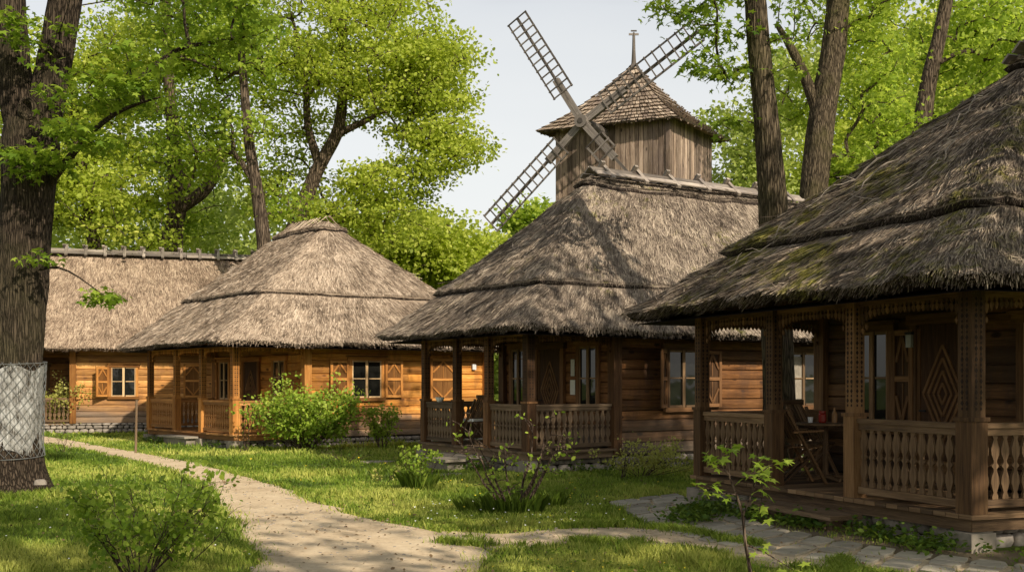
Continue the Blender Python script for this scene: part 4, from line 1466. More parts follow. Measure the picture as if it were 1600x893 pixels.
def grow(name, label, cat, group, trunk, rad, blobs, per, size, shape, lmat, bmat, seed, spread=(.5, .5, .22), up=.8, rtw=.012, forks=(), crown_from=0.0, droop=0.0, tone=.0, sides=12, flare=.5, step=.55, extra_empty=None, leaf_limit=None):
    """trunk: list of xyz; blobs: (cx,cy,cz,rx,ry,rz,count) fill volumes with leafy twig ends"""
    rg = np.random.default_rng(seed)
    trunk = [np.asarray(p, float) for p in trunk]
    base = trunk[0]
    root = empty(name, (base[0], base[1], base[2])); tag(root, label, cat, group)
    to, P, R_ = rings_mesh('trunk', trunk, np.interp(np.linspace(0, 1, len(trunk)), [0, 1], rad) if np.isscalar(rad[0]) and len(rad) == 2 else rad, sides, bmat, root, .06, flare)
    nodes = [p for p in P[int(len(P) * crown_from):]]
    nrad = [r for r in R_[int(len(P) * crown_from):]]
    for fk, fr in forks:
        o, p2, r2 = rings_mesh('limb', fk, fr, sides if fr[0] > .15 else min(sides, 16), bmat, root, .06)
        nodes += list(p2[1:]); nrad += list(r2[1:])
    nt_ = len(nodes)
    parent = [-1] * nt_
    N_ = np.array(nodes)
    targets = []
    for (cx, cy, cz, rx, ry, rz, cnt) in blobs:
        q = unitrows(rg.normal(0, 1, (cnt, 3))) * (rg.random(cnt) ** .42)[:, None]
        targets.append(np.array([cx, cy, cz]) + q * np.array([rx, ry, rz]))
    targets = np.concatenate(targets)
    dmin = np.array([np.min(np.linalg.norm(N_ - t_, axis=1)) for t_ in targets])
    order = np.argsort(dmin)
    ends = []
    isb = [False] * nt_
    cap = len(targets) * 14 + nt_ + 10
    NA = np.zeros((cap, 3)); NA[:nt_] = N_; cnt = nt_
    for ti in order:
        c = targets[ti]
        dv = c - NA[:cnt]
        ds = np.linalg.norm(dv, axis=1)
        cost = ds + 1.1 * np.maximum(0, NA[:cnt, 2] - c[2] + .15 * ds)
        k = int(np.argmin(cost)); p0 = NA[k].copy(); L = ds[k]
        m_ = max(1, min(12, int(math.ceil(L / step))))
        ctrl = p0 + (c - p0) * .5 + np.array([0, 0, .16 * L]) + rg.normal(0, .07 * L, 3)
        prev = k
        for s in range(1, m_ + 1):
            t_ = s / m_
            q = (1 - t_) ** 2 * p0 + 2 * (1 - t_) * t_ * ctrl + t_ ** 2 * c
            q = q + rg.normal(0, .02, 3)
            NA[cnt] = q; parent.append(prev); prev = cnt; cnt += 1
        ends.append(prev)
    # pipe model
    w = np.zeros(cnt)
    for e_ in ends: w[e_] += 1
    for i in range(cnt - 1, nt_ - 1, -1):
        if w[i] == 0: w[i] = 1
        if parent[i] >= nt_: w[parent[i]] += w[i]
    V = []; th4 = np.arange(5) * 2 * np.pi / 5
    segs = [(parent[i], i) for i in range(nt_, cnt)]
    Pp = NA[[s[0] for s in segs]]; Qq = NA[[s[1] for s in segs]]
    rq = rtw * w[nt_:cnt] ** .47
    wp = np.array([w[s[0]] if s[0] >= nt_ else w[s[1]] * 1.25 for s in segs]); rp = rtw * wp ** .47
    rp = np.minimum(rp, rq * 1.6)
    d = unitrows(Qq - Pp); s_ = unitrows(np.cross(d, np.array([.3, .2, .9]) + 0 * d)); t2 = np.cross(d, s_)
    V = []
    for k in range(5):
        a0, a1 = th4[k], th4[(k + 1) % 5]
        c0_ = s_ * math.cos(a0) + t2 * math.sin(a0); c1_ = s_ * math.cos(a1) + t2 * math.sin(a1)
        V.append(np.stack([Pp + c0_ * rp[:, None], Pp + c1_ * rp[:, None], Qq + c1_ * rq[:, None], Qq + c0_ * rq[:, None]], 1))
    V = np.concatenate(V).reshape(-1, 3)
    np_mesh('branches', V, 4, np.full(len(V) // 4, .5), bmat, root)
    # leaves round the twig ends and the last nodes before them
    cen = []; rr = []
    for e_ in ends:
        tw = rg.uniform(-.22, .22) + tone
        pts = [(e_, 1.0), (parent[e_], .6)]
        if parent[e_] >= nt_ and parent[parent[e_]] >= nt_: pts.append((parent[parent[e_]], .35))
        for nd, f in pts:
            if nd < nt_: continue
            k = int(per * f * rg.uniform(.6, 1.3))
            cc = NA[nd] + np.clip(rg.normal(0, 1, (k, 3)), -1.7, 1.7) * np.array(spread) * .92
            cen.append(cc)
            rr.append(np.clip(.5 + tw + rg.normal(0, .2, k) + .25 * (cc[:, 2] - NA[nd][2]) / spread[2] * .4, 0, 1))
    cen = np.concatenate(cen); rr = np.concatenate(rr)
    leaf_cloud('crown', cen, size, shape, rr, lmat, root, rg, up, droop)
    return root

def blob(px, py, Y, rxpx, rypx, depth, n):
    c = W(px, py, Y); s = Y / F
    return (c[0], c[1], c[2], rxpx * s, depth, rypx * s, n)

def copy_tree(o, parent=None):
    c = o.copy(); COL.objects.link(c); c.parent = parent
    for ch in list(o.children): copy_tree(ch, c)
    return c

def gp(px, Y):
    x = (px - 800) / F * Y
    return np.array([x, Y, float(gz(x, Y)) - .1])

# big spreading tree behind the orange house
Yt = 44
grow('spreading_tree', 'tall spreading tree with bright crown reaching towards the windmill sails', 'tree', 'tall trees behind the houses',
     [gp(440, Yt), W(452, 380, Yt), W(470, 330, Yt), W(495, 265, Yt), W(530, 205, Yt), W(540, 110, Yt), W(528, 10, Yt), W(520, -90, Yt)], (.42, .10),
     [blob(590, 90, Yt, 130, 120, 4, 230), blob(680, 120, Yt, 72, 70, 3, 110), blob(690, 230, Yt, 75, 48, 2.5, 80), blob(620, 290, Yt, 80, 40, 3, 55), blob(560, 345, Yt, 120, 60, 3, 70),
      blob(560, -60, Yt, 130, 90, 4, 90), blob(450, 110, Yt + 2, 80, 150, 3, 100), blob(450, 290, Yt + 3, 90, 60, 2, 30)],
     41, .165, OVAL, M['leaf_far_y'], M['bark'], 101, (.55, .55, .17), rtw=.015, tone=.02,
     forks=(([W(500, 262, Yt), W(480, 200, Yt), W(478, 120, Yt), W(455, 20, Yt)], [.2, .16, .12, .05]), ([W(530, 208, Yt), W(570, 190, Yt), W(640, 150, Yt)], [.16, .12, .05])))
Yt = 38
grow('leafy_tree', 'slim leafy tree whose thin leaning trunk shows left of the orange house ridge', 'tree', 'tall trees behind the houses',
     [gp(425, Yt), W(413, 380, Yt), W(402, 300, Yt), W(388, 220, Yt), W(380, 120, Yt), W(372, 20, Yt), W(370, -80, Yt)], (.30, .06),
     [blob(350, 60, Yt + 2, 120, 120, 2.5, 130), blob(320, 210, Yt + 2.5, 110, 80, 2, 60), blob(350, -80, Yt, 120, 70, 3.5, 60), blob(430, 310, Yt + 1.5, 50, 40, 1, 12), blob(376, 40, Yt - 1.2, 34, 70, .6, 20), blob(395, 190, Yt - 1.2, 40, 24, .5, 5)],
     39, .155, OVAL, M['leaf_far'], M['bark'], 102, (.5, .5, .16), rtw=.014, tone=-.04)
Yt = 46
grow('leafy_tree', 'thick tree with two trunks rising above the far left thatched roof', 'tree', 'tall trees behind the houses',
     [gp(268, Yt), W(270, 400, Yt), W(275, 300, Yt), W(270, 200, Yt), W(262, 100, Yt), W(260, -20, Yt)], (.5, .12),
     [blob(240, 110, Yt + 2, 130, 130, 3, 150), blob(220, 260, Yt + 3, 150, 90, 2.4, 90), blob(250, 350, Yt + 3, 140, 50, 2.4, 50), blob(250, -60, Yt, 140, 80, 4, 70)],
     38, .175, OVAL, M['leaf_far'], M['bark'], 103, (.6, .6, .18), rtw=.015, tone=.05,
     forks=(([W(272, 330, Yt), W(320, 300, Yt), W(345, 260, Yt), W(350, 180, Yt)], [.3, .26, .2, .08]),))
Yt = 41
grow('leafy_tree', 'leafy tree directly behind the whitewashed trunk at the left', 'tree', 'tall trees behind the houses',
     [gp(120, Yt), W(148, 390, Yt), W(140, 330, Yt), W(120, 220, Yt), W(110, 100, Yt), W(105, 0, Yt)], (.3, .08),
     [blob(110, 250, Yt, 110, 110, 3.5, 110), blob(70, 120, Yt, 120, 110, 3.5, 80), blob(20, 300, Yt, 80, 120, 3, 60), blob(200, 330, Yt, 80, 70, 3, 40), blob(190, 90, Yt, 50, 70, 3, 40)],
     48, .165, OVAL, M['leaf_far_y'], M['bark'], 104, (.55, .55, .16), rtw=.014, tone=.0)
Yt = 62
grow('round_tree', 'small round pale green tree low between the roofs, left of the lower sail', 'tree', 'tall trees behind the houses',
     [gp(850, Yt), W(848, 480, Yt), W(845, 400, Yt), W(842, 345, Yt)], (.4, .1),
     [blob(848, 395, Yt, 60, 70, 2.5, 80), blob(832, 345, Yt, 34, 26, 2, 22)],
     55, .3, DIAMOND, M['leaf_far'], M['bark'], 105, (.6, .6, .4), tone=.05, step=1.2)
Yt = 56
grow('hazel_tree', 'yellow green tree filling the gap behind the orange house roof', 'tree', 'tall trees behind the houses',
     [gp(680, Yt), W(690, 480, Yt), W(695, 400, Yt), W(700, 350, Yt)], (.3, .1),
     [blob(680, 400, Yt, 110, 62, 3, 120), blob(610, 380, Yt, 70, 50, 3, 50), blob(760, 430, Yt, 50, 50, 3, 40)],
     60, .26, DIAMOND, M['leaf_far_y'], M['bark'], 106, (.6, .6, .35), tone=.1, step=1.2)

# trees on the right
Yt = 18.6
grow('tall_tree', 'straight tall trunk standing between the two right hand roofs', 'tree', 'tall trees on the right',
     [gp(1222, Yt), W(1212, 460, Yt), W(1207, 300, Yt), W(1196, 180, Yt), W(1184, 60, Yt), W(1178, -40, Yt), W(1165, -180, Yt)], (.27, .15),
     [blob(1050, -5, Yt, 85, 30, 1.2, 13), blob(1120, 105, Yt, 50, 34, .9, 9), blob(1120, 40, Yt, 60, 30, 1.0, 8), blob(1255, 60, Yt, 50, 60, 1.2, 6), blob(1180, -140, Yt, 170, 60, 2.5, 30), blob(1140, 195, Yt, 26, 30, .5, 3)],
     17, .17, PALM, M['leaf_near'], M['bark_green'], 107, (.22, .22, .09), up=1.2, rtw=.0075, sides=96, crown_from=.45, droop=.25, step=.35)
Yt = 30.5
grow('tall_tree', 'leaning dark trunk right behind the middle house ridge end', 'tree', 'tall trees on the right',
     [gp(1262, Yt), W(1265, 400, Yt), W(1272, 290, Yt), W(1285, 180, Yt), W(1302, 80, Yt), W(1312, -20, Yt), W(1330, -160, Yt)], (.45, .28),
     [blob(1350, 70, Yt + 1.5, 90, 90, 2, 44), blob(1250, 170, Yt + 2, 60, 70, 1.2, 14), blob(1345, 260, Yt + 1, 70, 50, 1.6, 26), blob(1330, -60, Yt, 140, 50, 3, 34), blob(1390, 170, Yt + 1, 60, 80, 2, 26)],
     30, .20, PALM, M['leaf_far'], M['bark_green'], 108, (.38, .38, .17), up=1.0, sides=90, droop=.2, tone=.08,
     forks=(([W(1282, 190, Yt), W(1262, 130, Yt), W(1240, 80, Yt), W(1215, 40, Yt)], [.18, .15, .12, .07]),))
Yt = 39
grow('tall_tree', 'darker slanting trunk farther back above the nearest mossy roof', 'tree', 'tall trees on the right',
     [gp(1425, Yt), W(1432, 320, Yt), W(1440, 200, Yt), W(1450, 130, Yt), W(1470, 50, Yt), W(1490, -60, Yt)], (.40, .2),
     [blob(1520, 50, Yt + 2.5, 90, 80, 2.2, 60), blob(1415, 170, Yt + 3, 60, 90, 1.8, 34), blob(1530, 190, Yt + 1, 80, 60, 2, 40), blob(1470, -70, Yt, 140, 50, 3, 40), blob(1600, 90, Yt, 80, 110, 3, 44)],
     34, .19, OVAL, M['leaf_far'], M['bark'], 109, (.55, .55, .17), tone=.08)
Yt = 55
grow('distant_tree', 'sparse pale yellow tree just right of the windmill tower', 'tree', 'tall trees on the right',
     [gp(1190, Yt), W(1190, 400, Yt), W(1180, 250, Yt), W(1185, 150, Yt)], (.4, .1),
     [blob(1180, 230, Yt, 75, 100, 3.5, 90), blob(1240, 130, Yt, 70, 80, 3, 45), blob(1170, 300, Yt, 60, 40, 3, 30)],
     34, .25, DIAMOND, M['leaf_back'], M['bark'], 110, (.65, .65, .4), tone=.1, step=1.0)
Yt = 60
grow('distant_tree', 'broad pale tree behind the trunks above the nearest house', 'tree', 'tall trees on the right',
     [gp(1370, Yt), W(1370, 400, Yt), W(1360, 250, Yt), W(1365, 120, Yt)], (.5, .1),
     [blob(1350, 260, Yt, 130, 130, 4, 170), blob(1400, 90, Yt, 130, 90, 4, 80), blob(1290, 300, Yt, 80, 60, 4, 50)],
     50, .30, DIAMOND, M['leaf_far_y'], M['bark'], 111, (.7, .7, .4), tone=.08, step=1.2)
Yt = 66
grow('distant_tree', 'distant yellow green tree at the right picture edge behind the slanting trunk', 'tree', 'tall trees on the right',
     [gp(1540, Yt), W(1540, 400, Yt), W(1545, 250, Yt), W(1550, 120, Yt)], (.5, .1),
     [blob(1540, 120, Yt, 150, 130, 5, 190), blob(1480, 260, Yt, 120, 90, 5, 70)],
     50, .32, DIAMOND, M['leaf_back'], M['bark'], 112, (.8, .8, .45), tone=.05, step=1.3)

# distant wood: one mass
rg = np.random.default_rng(77)
cen = []; rr = []
for (x0, x1, y0, h, n) in ((-46, -9, 62, 15.5, 26), (-12, 2.5, 72, 7.6, 12), (10, 62, 84, 15, 30)):
    for i in range(n):
        cx = rg.uniform(x0, x1); cy = y0 + rg.uniform(-4, 6); hh = h * rg.uniform(.7, 1.0); rx = rg.uniform(2.5, 4)
        for k in range(34):
            t = rg.random()
            c = np.array([cx + rg.normal(0, rx * .55), cy + rg.normal(0, 1.8), hh * (.08 + .88 * t)])
            q = c + rg.normal(0, 1, (46, 3)) * np.array([.9, .9, .5])
            cen.append(q); rr.append(np.clip(.5 + rg.uniform(-.25, .25) + rg.normal(0, .15, 46), 0, 1))
wood_o = leaf_cloud('distant_wood', np.concatenate(cen), .42, DIAMOND, np.concatenate(rr), M['leaf_back'], None, rg, .6, origin=(0, 60, 0))
tag(wood_o, 'pale green distant woodland behind the houses', 'woodland', kind='stuff')

# big foreground tree on the left (whitewashed, wrapped in wire)
def near_tree():
    Yt = 16.6
    tr = [gp(-2, Yt) + V3(.15, 0, 0), W(10, 690, Yt), W(17, 600, Yt), W(30, 480, Yt), W(38, 380, Yt), W(44, 300, Yt), W(50, 230, Yt), W(47, 190, Yt)]
    rad = [.50, .46, .42, .385, .375, .385, .42, .36]
    forkL = [W(43, 245, Yt), W(24, 150, Yt), W(13, 60, Yt), W(8, -60, Yt), W(0, -220, Yt)]
    forkR = [W(54, 250, Yt), W(72, 160, Yt), W(88, 80, Yt), W(102, 0, Yt), W(125, -120, Yt), W(150, -260, Yt)]
    limb = [W(78, 285, Yt - .1), W(95, 262, Yt - .3), W(118, 235, Yt - .5), W(150, 195, Yt - .8), W(178, 172, Yt - 1), W(210, 160, Yt - 1.1), W(250, 152, Yt - 1.2)]
    low = [W(62, 420, Yt - .35), W(80, 408, Yt - .5), W(110, 420, Yt - .7), W(140, 445, Yt - .8)]
    root = grow('old_tree', 'massive foreground tree at the left edge, trunk whitewashed and wrapped in wire', 'tree', None,
        tr, rad,
        [blob(200, 130, Yt - 1, 90, 55, .9, 22), blob(150, 215, Yt - 1, 60, 40, .7, 9), blob(90, 190, Yt - .8, 25, 80, .4, 7), blob(45, 250, Yt - .8, 55, 25, .4, 6), blob(60, 60, Yt - .7, 50, 60, .5, 7),
         blob(20, -120, Yt, 140, 60, 2, 20), blob(280, -60, Yt - 1, 150, 60, 1.6, 28), blob(370, 20, Yt - 1, 60, 60, 1.2, 11), blob(150, 460, Yt - .8, 16, 24, .2, 3), blob(45, 235, Yt - .8, 60, 10, .4, 4), blob(60, 410, Yt - .7, 20, 20, .2, 2)],
        20, .15, PALM, M['leaf_near'], M['bark_big'], 120, (.17, .17, .055), up=1.4, rtw=.0062, sides=150, flare=.45, droop=.25, step=.3,
        forks=((forkL, [.24, .25, .27, .26, .2]), (forkR, [.28, .26, .245, .23, .2, .14]), (limb, [.07, .06, .05, .04, .03, .022, .012]), (low, [.03, .022, .014, .008])))
    # knot
    k = MB(); c = W(42, 170, Yt - .34)
    for q, (ra, dz) in enumerate(((.16, .0), (.13, .05), (.09, .07), (.06, .04))):
        pass
    K = 18
    rings = []
    for ra, dy in ((.19, .12), (.16, -.02), (.12, -.05), (.085, -.01), (.05, .03), (.001, .04)):
        rings.append([c + V3(math.cos(a) * ra * .85, dy, math.sin(a) * ra * 1.1) for a in np.linspace(0, 2 * np.pi, K, endpoint=False)])
    for i in range(len(rings) - 1):
        for j in range(K):
            k.poly([rings[i][j], rings[i][(j + 1) % K], rings[i + 1][(j + 1) % K], rings[i + 1][j]], None, .5)
    k.build('knot', M['bark_big'], root)
    # whitewash sleeve
    def axis_at(z):
        zs = [p[2] for p in tr]
        return np.array([np.interp(z, zs, [p[i] for p in tr]) for i in range(2)]), float(np.interp(z, zs, rad))
    z0, z1 = .45, 1.72
    w = MB(); S = 48; rows = 14
    vv = []
    for i in range(rows):
        z = z0 + (z1 - z0) * i / (rows - 1)
        c2, r = axis_at(z)
        row = []
        for j in range(S):
            a = 2 * math.pi * j / S
            rr_ = (r + .035) * (1 + .03 * (float(vnoise(math.cos(a) * 3 + 8, math.sin(a) * 3 + 8, z * 2)) - .5))
            zz = z + (.05 * math.sin(a * 5 + 1) if i in (0, rows - 1) else 0)
            row.append((c2[0] + math.cos(a) * rr_, c2[1] + math.sin(a) * rr_, zz))
        vv.append(row)
    for row in vv: w.v += row
    for i in range(rows - 1):
        for j in range(S):
            j2 = (j + 1) % S
            w.f.append([i * S + j, i * S + j2, (i + 1) * S + j2, (i + 1) * S + j]); w.uv += [(0, 0)] * 4; w.r.append(.5); w.mi.append(0)
    w.build('whitewash', M['whitewash'], root, smooth=True)
    wm = MB()
    zb, zt = .38, 1.80
    nH = 26
    for sgn in (-1, 1):
        for i in range(nH):
            pts = []
            for k in range(15):
                z = zb + (zt - zb) * k / 14
                a = 2 * math.pi * i / nH + sgn * (z - zb) * 1.55
                c2, r = axis_at(z)
                rr_ = r + .062 + .01 * math.sin(k * 1.7 + i)
                pts.append(np.array([c2[0] + math.cos(a) * rr_, c2[1] + math.sin(a) * rr_, z]))
            wm.tube(pts, .0042, 3, .5, cap=False)
    for z in (zb, zt):
        c2, r = axis_at(z)
        wm.tube([np.array([c2[0] + math.cos(a) * (r + .065), c2[1] + math.sin(a) * (r + .065), z + .03 * math.sin(a)]) for a in np.linspace(0, 2 * np.pi, 33)], .007, 5, .1, cap=False)
    wm.build('wire_mesh', M['wire'], root)
    r = MB(); stone(r, W(63, 757, Yt - .6) * np.array([1, 1, 0]) + V3(0, 0, .0), V3(.09, 0, 0), V3(0, .07, 0), V3(0, 0, .08))
    o = r.build('rock', M['stone'], None, origin=W(63, 757, Yt - .6) * np.array([1, 1, 0]), smooth=True)
    tag(o, 'small pale rock lying in the grass by the whitewashed trunk', 'rock')
near_tree()

# ------------------------------------------------------------------ shrubs
def shrub(name, label, px, py, h, w, stems, twigs, per, size, shape, lmat, seed, Yd=None, spread=(.07, .07, .05), up=.5, lean=0.0, bmat=None, r0=.012, bottom=.25, tone=0.0, cat='shrub', group=None, fan=.5):
    rg = np.random.default_rng(seed)
    if Yd is None: x, y = G(px, py)
    else: x, y = (px - 800) / F * Yd, Yd
    z = float(gz(x, y))
    root = empty(name, (x, y, z)); tag(root, label, cat, group)
    mb = MB(); cen = []; rr = []
    for s in range(stems):
        a = rg.uniform(0, 2 * np.pi); k = rg.uniform(.1, 1) ** .6 * fan
        tip = np.array([x + math.cos(a) * w / 2 * k * 1.2 + lean * h, y + math.sin(a) * w / 2 * k, z + h * rg.uniform(.72, 1.0) * (1 - .35 * k * k)])
        b = np.array([x + math.cos(a) * .06, y + math.sin(a) * .06, z - .02])
        ctrl = (b + tip) / 2 + np.array([math.cos(a), math.sin(a), .3]) * w * .06 + rg.normal(0, .04, 3)
        ts = np.linspace(0, 1, 8)
        pts = [(1 - t) ** 2 * b + 2 * (1 - t) * t * ctrl + t * t * tip + (rg.normal(0, .012, 3) if 0 < t < 1 else 0) for t in ts]
        mb.tube(pts, [r0 * (1 - .75 * t) for t in ts], 5, .5)
        for q in range(twigs):
            t = rg.uniform(bottom, 1.0)
            i = min(6, int(t * 7)); p = pts[i] + (pts[i + 1] - pts[i]) * (t * 7 - i)
            dr = np.array([math.cos(a), math.sin(a), 0]) * .5 + rg.normal(0, .7, 3) + np.array([0, 0, .5])
            dr = unit(dr); L = rg.uniform(.12, .30) * (w + h) * .32
            e = p + dr * L
            e[2] = max(e[2], z + .08)
            m_ = (p + e) / 2 + np.array([0, 0, .02])
            mb.tube([p, m_, e], [r0 * .4, r0 * .28, r0 * .15], 4, .5)
            for c, f in ((e, 1.0), (m_, .5)):
                kk = rg.poisson(per * f)
                if kk:
                    cc = c + rg.normal(0, 1, (kk, 3)) * np.array(spread)
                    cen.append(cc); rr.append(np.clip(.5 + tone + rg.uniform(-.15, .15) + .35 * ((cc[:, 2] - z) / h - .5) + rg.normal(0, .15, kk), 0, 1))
    mb.build('stems', bmat or M['twig'], root)
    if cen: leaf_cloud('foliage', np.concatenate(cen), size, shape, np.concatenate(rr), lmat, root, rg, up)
    return root

shrub('leafy_bush', 'large bright green bush in front of the orange house porch', 478, 704, 1.85, 2.5, 46, 13, 8, .085, OVAL, M['leaf_bush'], 1, spread=(.11, .11, .07), fan=1.0, bottom=.3, tone=.05)
shrub('young_shrub', 'upright yellow leaved shrub below the open shuttered window', 598, 702, 1.35, .9, 9, 8, 11, .075, OVAL, M['leaf_bush'], 2, spread=(.07, .07, .05), fan=.8, tone=.15)
shrub('pale_shrub', 'yellowish flowering shrub in front of the farthest house', 113, 676, 1.95, 2.0, 26, 11, 9, .085, OVAL, M['leaf_yell'], 3, spread=(.09, .09, .06), fan=1.0)
shrub('foreground_bush', 'dark green rose bush in the shaded grass at lower left', 215, 893, 1.02, 1.4, 22, 9, 6, .055, OVAL, M['leaf_near'], 4, Yd=9.1, spread=(.045, .045, .03), fan=1.1, tone=.0, r0=.007)
shrub('foreground_bush', 'sprawling thin stemmed bush leaning over the path edge at lower left', 285, 870, 1.0, .9, 9, 6, 2, .045, OVAL, M['leaf_near'], 5, Yd=9.9, spread=(.04, .04, .03), fan=1.1, r0=.006)
shrub('sapling', 'nearly bare young sapling with few leaves on the central lawn', 802, 800, 1.45, 1.7, 9, 8, 2.0, .06, OVAL, M['leaf_bush'], 6, spread=(.045, .045, .03), fan=1.0, r0=.02, tone=.0, cat='sapling')
shrub('small_shrub', 'small leafy shrub left of the bare sapling before the step', 655, 762, .8, .95, 14, 5, 4, .06, OVAL, M['leaf_near'], 7, spread=(.05, .05, .03), fan=1.0, tone=.1, r0=.007)
shrub('small_shrub', 'tiny spindly shrub on the lawn beside the dirt path bend', 600, 752, .34, .5, 6, 4, 2, .05, OVAL, M['leaf_yell'], 8, spread=(.04, .04, .03), fan=1.1, r0=.005)
shrub('pale_shrub', 'low yellowish shrub against the stone base of the middle house', 1000, 745, .62, 1.7, 22, 7, 7, .05, OVAL, M['leaf_yell'], 9, spread=(.05, .05, .03), fan=1.2, r0=.006, tone=-.1)
shrub('bare_shrub', 'twiggy upright bare shrub right of the middle house porch railing', 968, 748, .95, .6, 4, 5, 1.2, .04, OVAL, M['leaf_yell'], 10, spread=(.03, .03, .02), fan=.7, r0=.009)
shrub('bare_shrub', 'dark leafless twigs left of the large bright bush', 380, 706, .85, .55, 10, 4, .3, .05, OVAL, M['leaf_dark'], 12, fan=.9, r0=.008)
shrub('bare_shrub', 'low tangle of dark twigs right of the large bright bush', 537, 722, .42, 1.1, 14, 4, .5, .05, OVAL, M['leaf_dark'], 13, fan=1.2, r0=.006)
shrub('bare_shrub', 'reddish bare twigs growing beside the path near the whitewashed tree', 98, 706, .65, .75, 8, 4, .4, .05, OVAL, M['leaf_dark'], 14, fan=1.1, r0=.008)
def fore_sapling():
    rg = np.random.default_rng(15)
    Yd = 7.9
    pts = [gp(1182, Yd), W(1172, 890, Yd), W(1165, 850, Yd), W(1160, 800, Yd), W(1150, 770, Yd), W(1140, 745, Yd), W(1138, 700, Yd)]
    root = empty('sapling', pts[0]); tag(root, 'bright leaved foreground sapling before the flagstone path', 'sapling')
    mb = MB()
    mb.tube(pts, [.016, .014, .012, .010, .008, .006, .004], 7)
    tips = [pts[-1]]
    for q in ([W(1161, 805, Yd), W(1175, 770, Yd), W(1185, 740, Yd + .05), W(1210, 722, Yd + .1)],
              [W(1175, 770, Yd), W(1180, 745, Yd - .05), W(1178, 718, Yd - .1)],
              [W(1150, 772, Yd), W(1125, 770, Yd), W(1105, 762, Yd - .05)],
              [W(1165, 850, Yd), W(1195, 862, Yd), W(1240, 890, Yd - .1)],
              [W(1141, 742, Yd), W(1120, 722, Yd), W(1112, 715, Yd + .05)],
              [W(1186, 740, Yd + .05), W(1192, 765, Yd), W(1186, 800, Yd)]):
        mb.tube(q, [.008] + [.005] * (len(q) - 2) + [.003], 5); tips.append(q[-1]); tips.append(q[-2])
    mb.build('stems', M['twig'], root)
    cen = np.concatenate([t + rg.normal(0, 1, (9, 3)) * np.array([.045, .045, .025]) for t in tips])
    leaf_cloud('foliage', cen, .095, PALM, rg.uniform(.3, 1, len(cen)), M['leaf_bush'], root, rg, 1.5, .2)
fore_sapling()

# ------------------------------------------------------------------ stake, furniture, small things
def stake():
    x, y = G(212, 718)
    m = MB(); m.tube([V3(x, y, -.05), V3(x + .02, y, 1.12)], [.028, .024], 8, .6)
    o = m.build('wooden_stake', M['rail_brown'], None, origin=V3(x, y, 0)); tag(o, 'thin upright wooden stake beside the path before the orange house', 'stake')
stake()

def folding_chair(loc, rz, label, mat):
    root = empty('folding_chair', loc, rz); tag(root, label, 'chair', 'slatted folding chairs on the porches')
    def put(mb, name):
        me_o = mb.build(name, mat, None); me_o.parent = root; return me_o
    # local frame: faces +x
    for s in (-1, 1):
        m = MB(); m.bar(V3(-.24, s * .2, .92), V3(.28, s * .2, 0), .03, .045, V3(0, 1, 0)); put(m, 'leg')
        m = MB(); m.bar(V3(.22, s * .17, .45), V3(-.28, s * .17, 0), .03, .045, V3(0, 1, 0)); put(m, 'leg')
        m = MB(); m.bar(V3(-.16, s * .24, .64), V3(.22, s * .24, .66), .05, .025); put(m, 'armrest')
    m = MB()
    for i in range(8):
        x = -.2 + i * .058
        m.cbox(V3(x, 0, .45 + .01 * math.sin(i)), V3(0, .38, 0), V3(.045, 0, 0), V3(0, 0, .018))
    put(m, 'seat')
    m = MB(); d = unit(V3(-.52, 0, .92))
    for i in range(6):
        y = -.15 + i * .06
        m.bar(V3(-.03, y, .50), V3(-.03, y, .50) + d * .52, .04, .015, V3(1, 0, 0))
    m.bar(V3(-.30, -.22, .98), V3(-.30, .22, .98), .03, .07); m.bar(V3(-.05, -.2, .52), V3(-.05, .2, .52), .03, .05)
    put(m, 'backrest')
    return root
def round_table(loc, label, mat):
    root = empty('folding_table', loc); tag(root, label, 'table')
    for nm, f in (('tabletop', lambda m: m.lathe(V3(0, 0, .70), [(.36, 0), (.38, .01), (.38, .028), (.36, .035)], 24)),
                  ('pedestal', lambda m: (m.lathe(V3(0, 0, .02), [(.05, 0), (.035, .1), (.03, .67)], 10),
                                          [m.bar(V3(0, 0, .06), V3(.28 * math.cos(a), .28 * math.sin(a), .02), .05, .04) for a in (0.4, 1.97, 3.54, 5.1)]))):
        m = MB(); f(m); o = m.build(nm, mat, None); o.parent = root
    return root
zd4 = .252
tx, ty = W(1290, 0, 13.9)[:2]
folding_chair((W(1247, 0, 13.5)[0], 13.5, zd4), .15, 'slatted wooden folding chair beside the round table on the nearest porch', M['trim_dark'])
folding_chair((W(1268, 0, 14.35)[0], 14.35, zd4), -.9, 'dark folding chair half hidden behind the round table on the nearest porch', M['rail_dark'])
round_table((tx, ty, zd4), 'small round table with jars on the nearest porch', M['rail_dark'])
def small(name, label, cat, p, prof, mat, mats2=None):
    m = MB(); m.lathe(V3(0, 0, 0), prof, 14)
    o = m.build(name, mat, None, smooth=False); o.location = tuple(p); tag(o, label, cat); return o
tz = zd4 + .737
small('jam_jar', 'red jar with white lid standing on the round porch table', 'jar', (tx - .07, ty - .1, tz), [(.04, 0), (.05, .02), (.05, .10), (.04, .12), (.045, .125), (.045, .15)], M['red'])
small('sauce_bottle', 'amber glass bottle right of the red jar on the porch table', 'bottle', (tx + .10, ty - .05, tz), [(.035, 0), (.035, .11), (.015, .15), (.015, .19)], M['amber'])
small('cup', 'small white cup left of the red jar on the porch table', 'cup', (tx - .2, ty - .02, tz), [(.025, 0), (.035, .07), (.033, .07), (.02, .01)], M['white'])
x_, y_ = W(699, 0, 22.7)[:2]
bp = B3 + I3['L'] * -(.62)
small('bowl', 'white bowl standing on the porch railing of the middle house', 'bowl', (bp[0] , bp[1], .23 + .862), [(.05, 0), (.08, .04), (.10, .10), (.092, .10), (.07, .04)], M['white'])
folding_chair((W(740, 0, 22.4)[0], 22.4, .232), 2.4, 'folding chair with pale cushion on the porch of the middle house', M['rail_brown'])
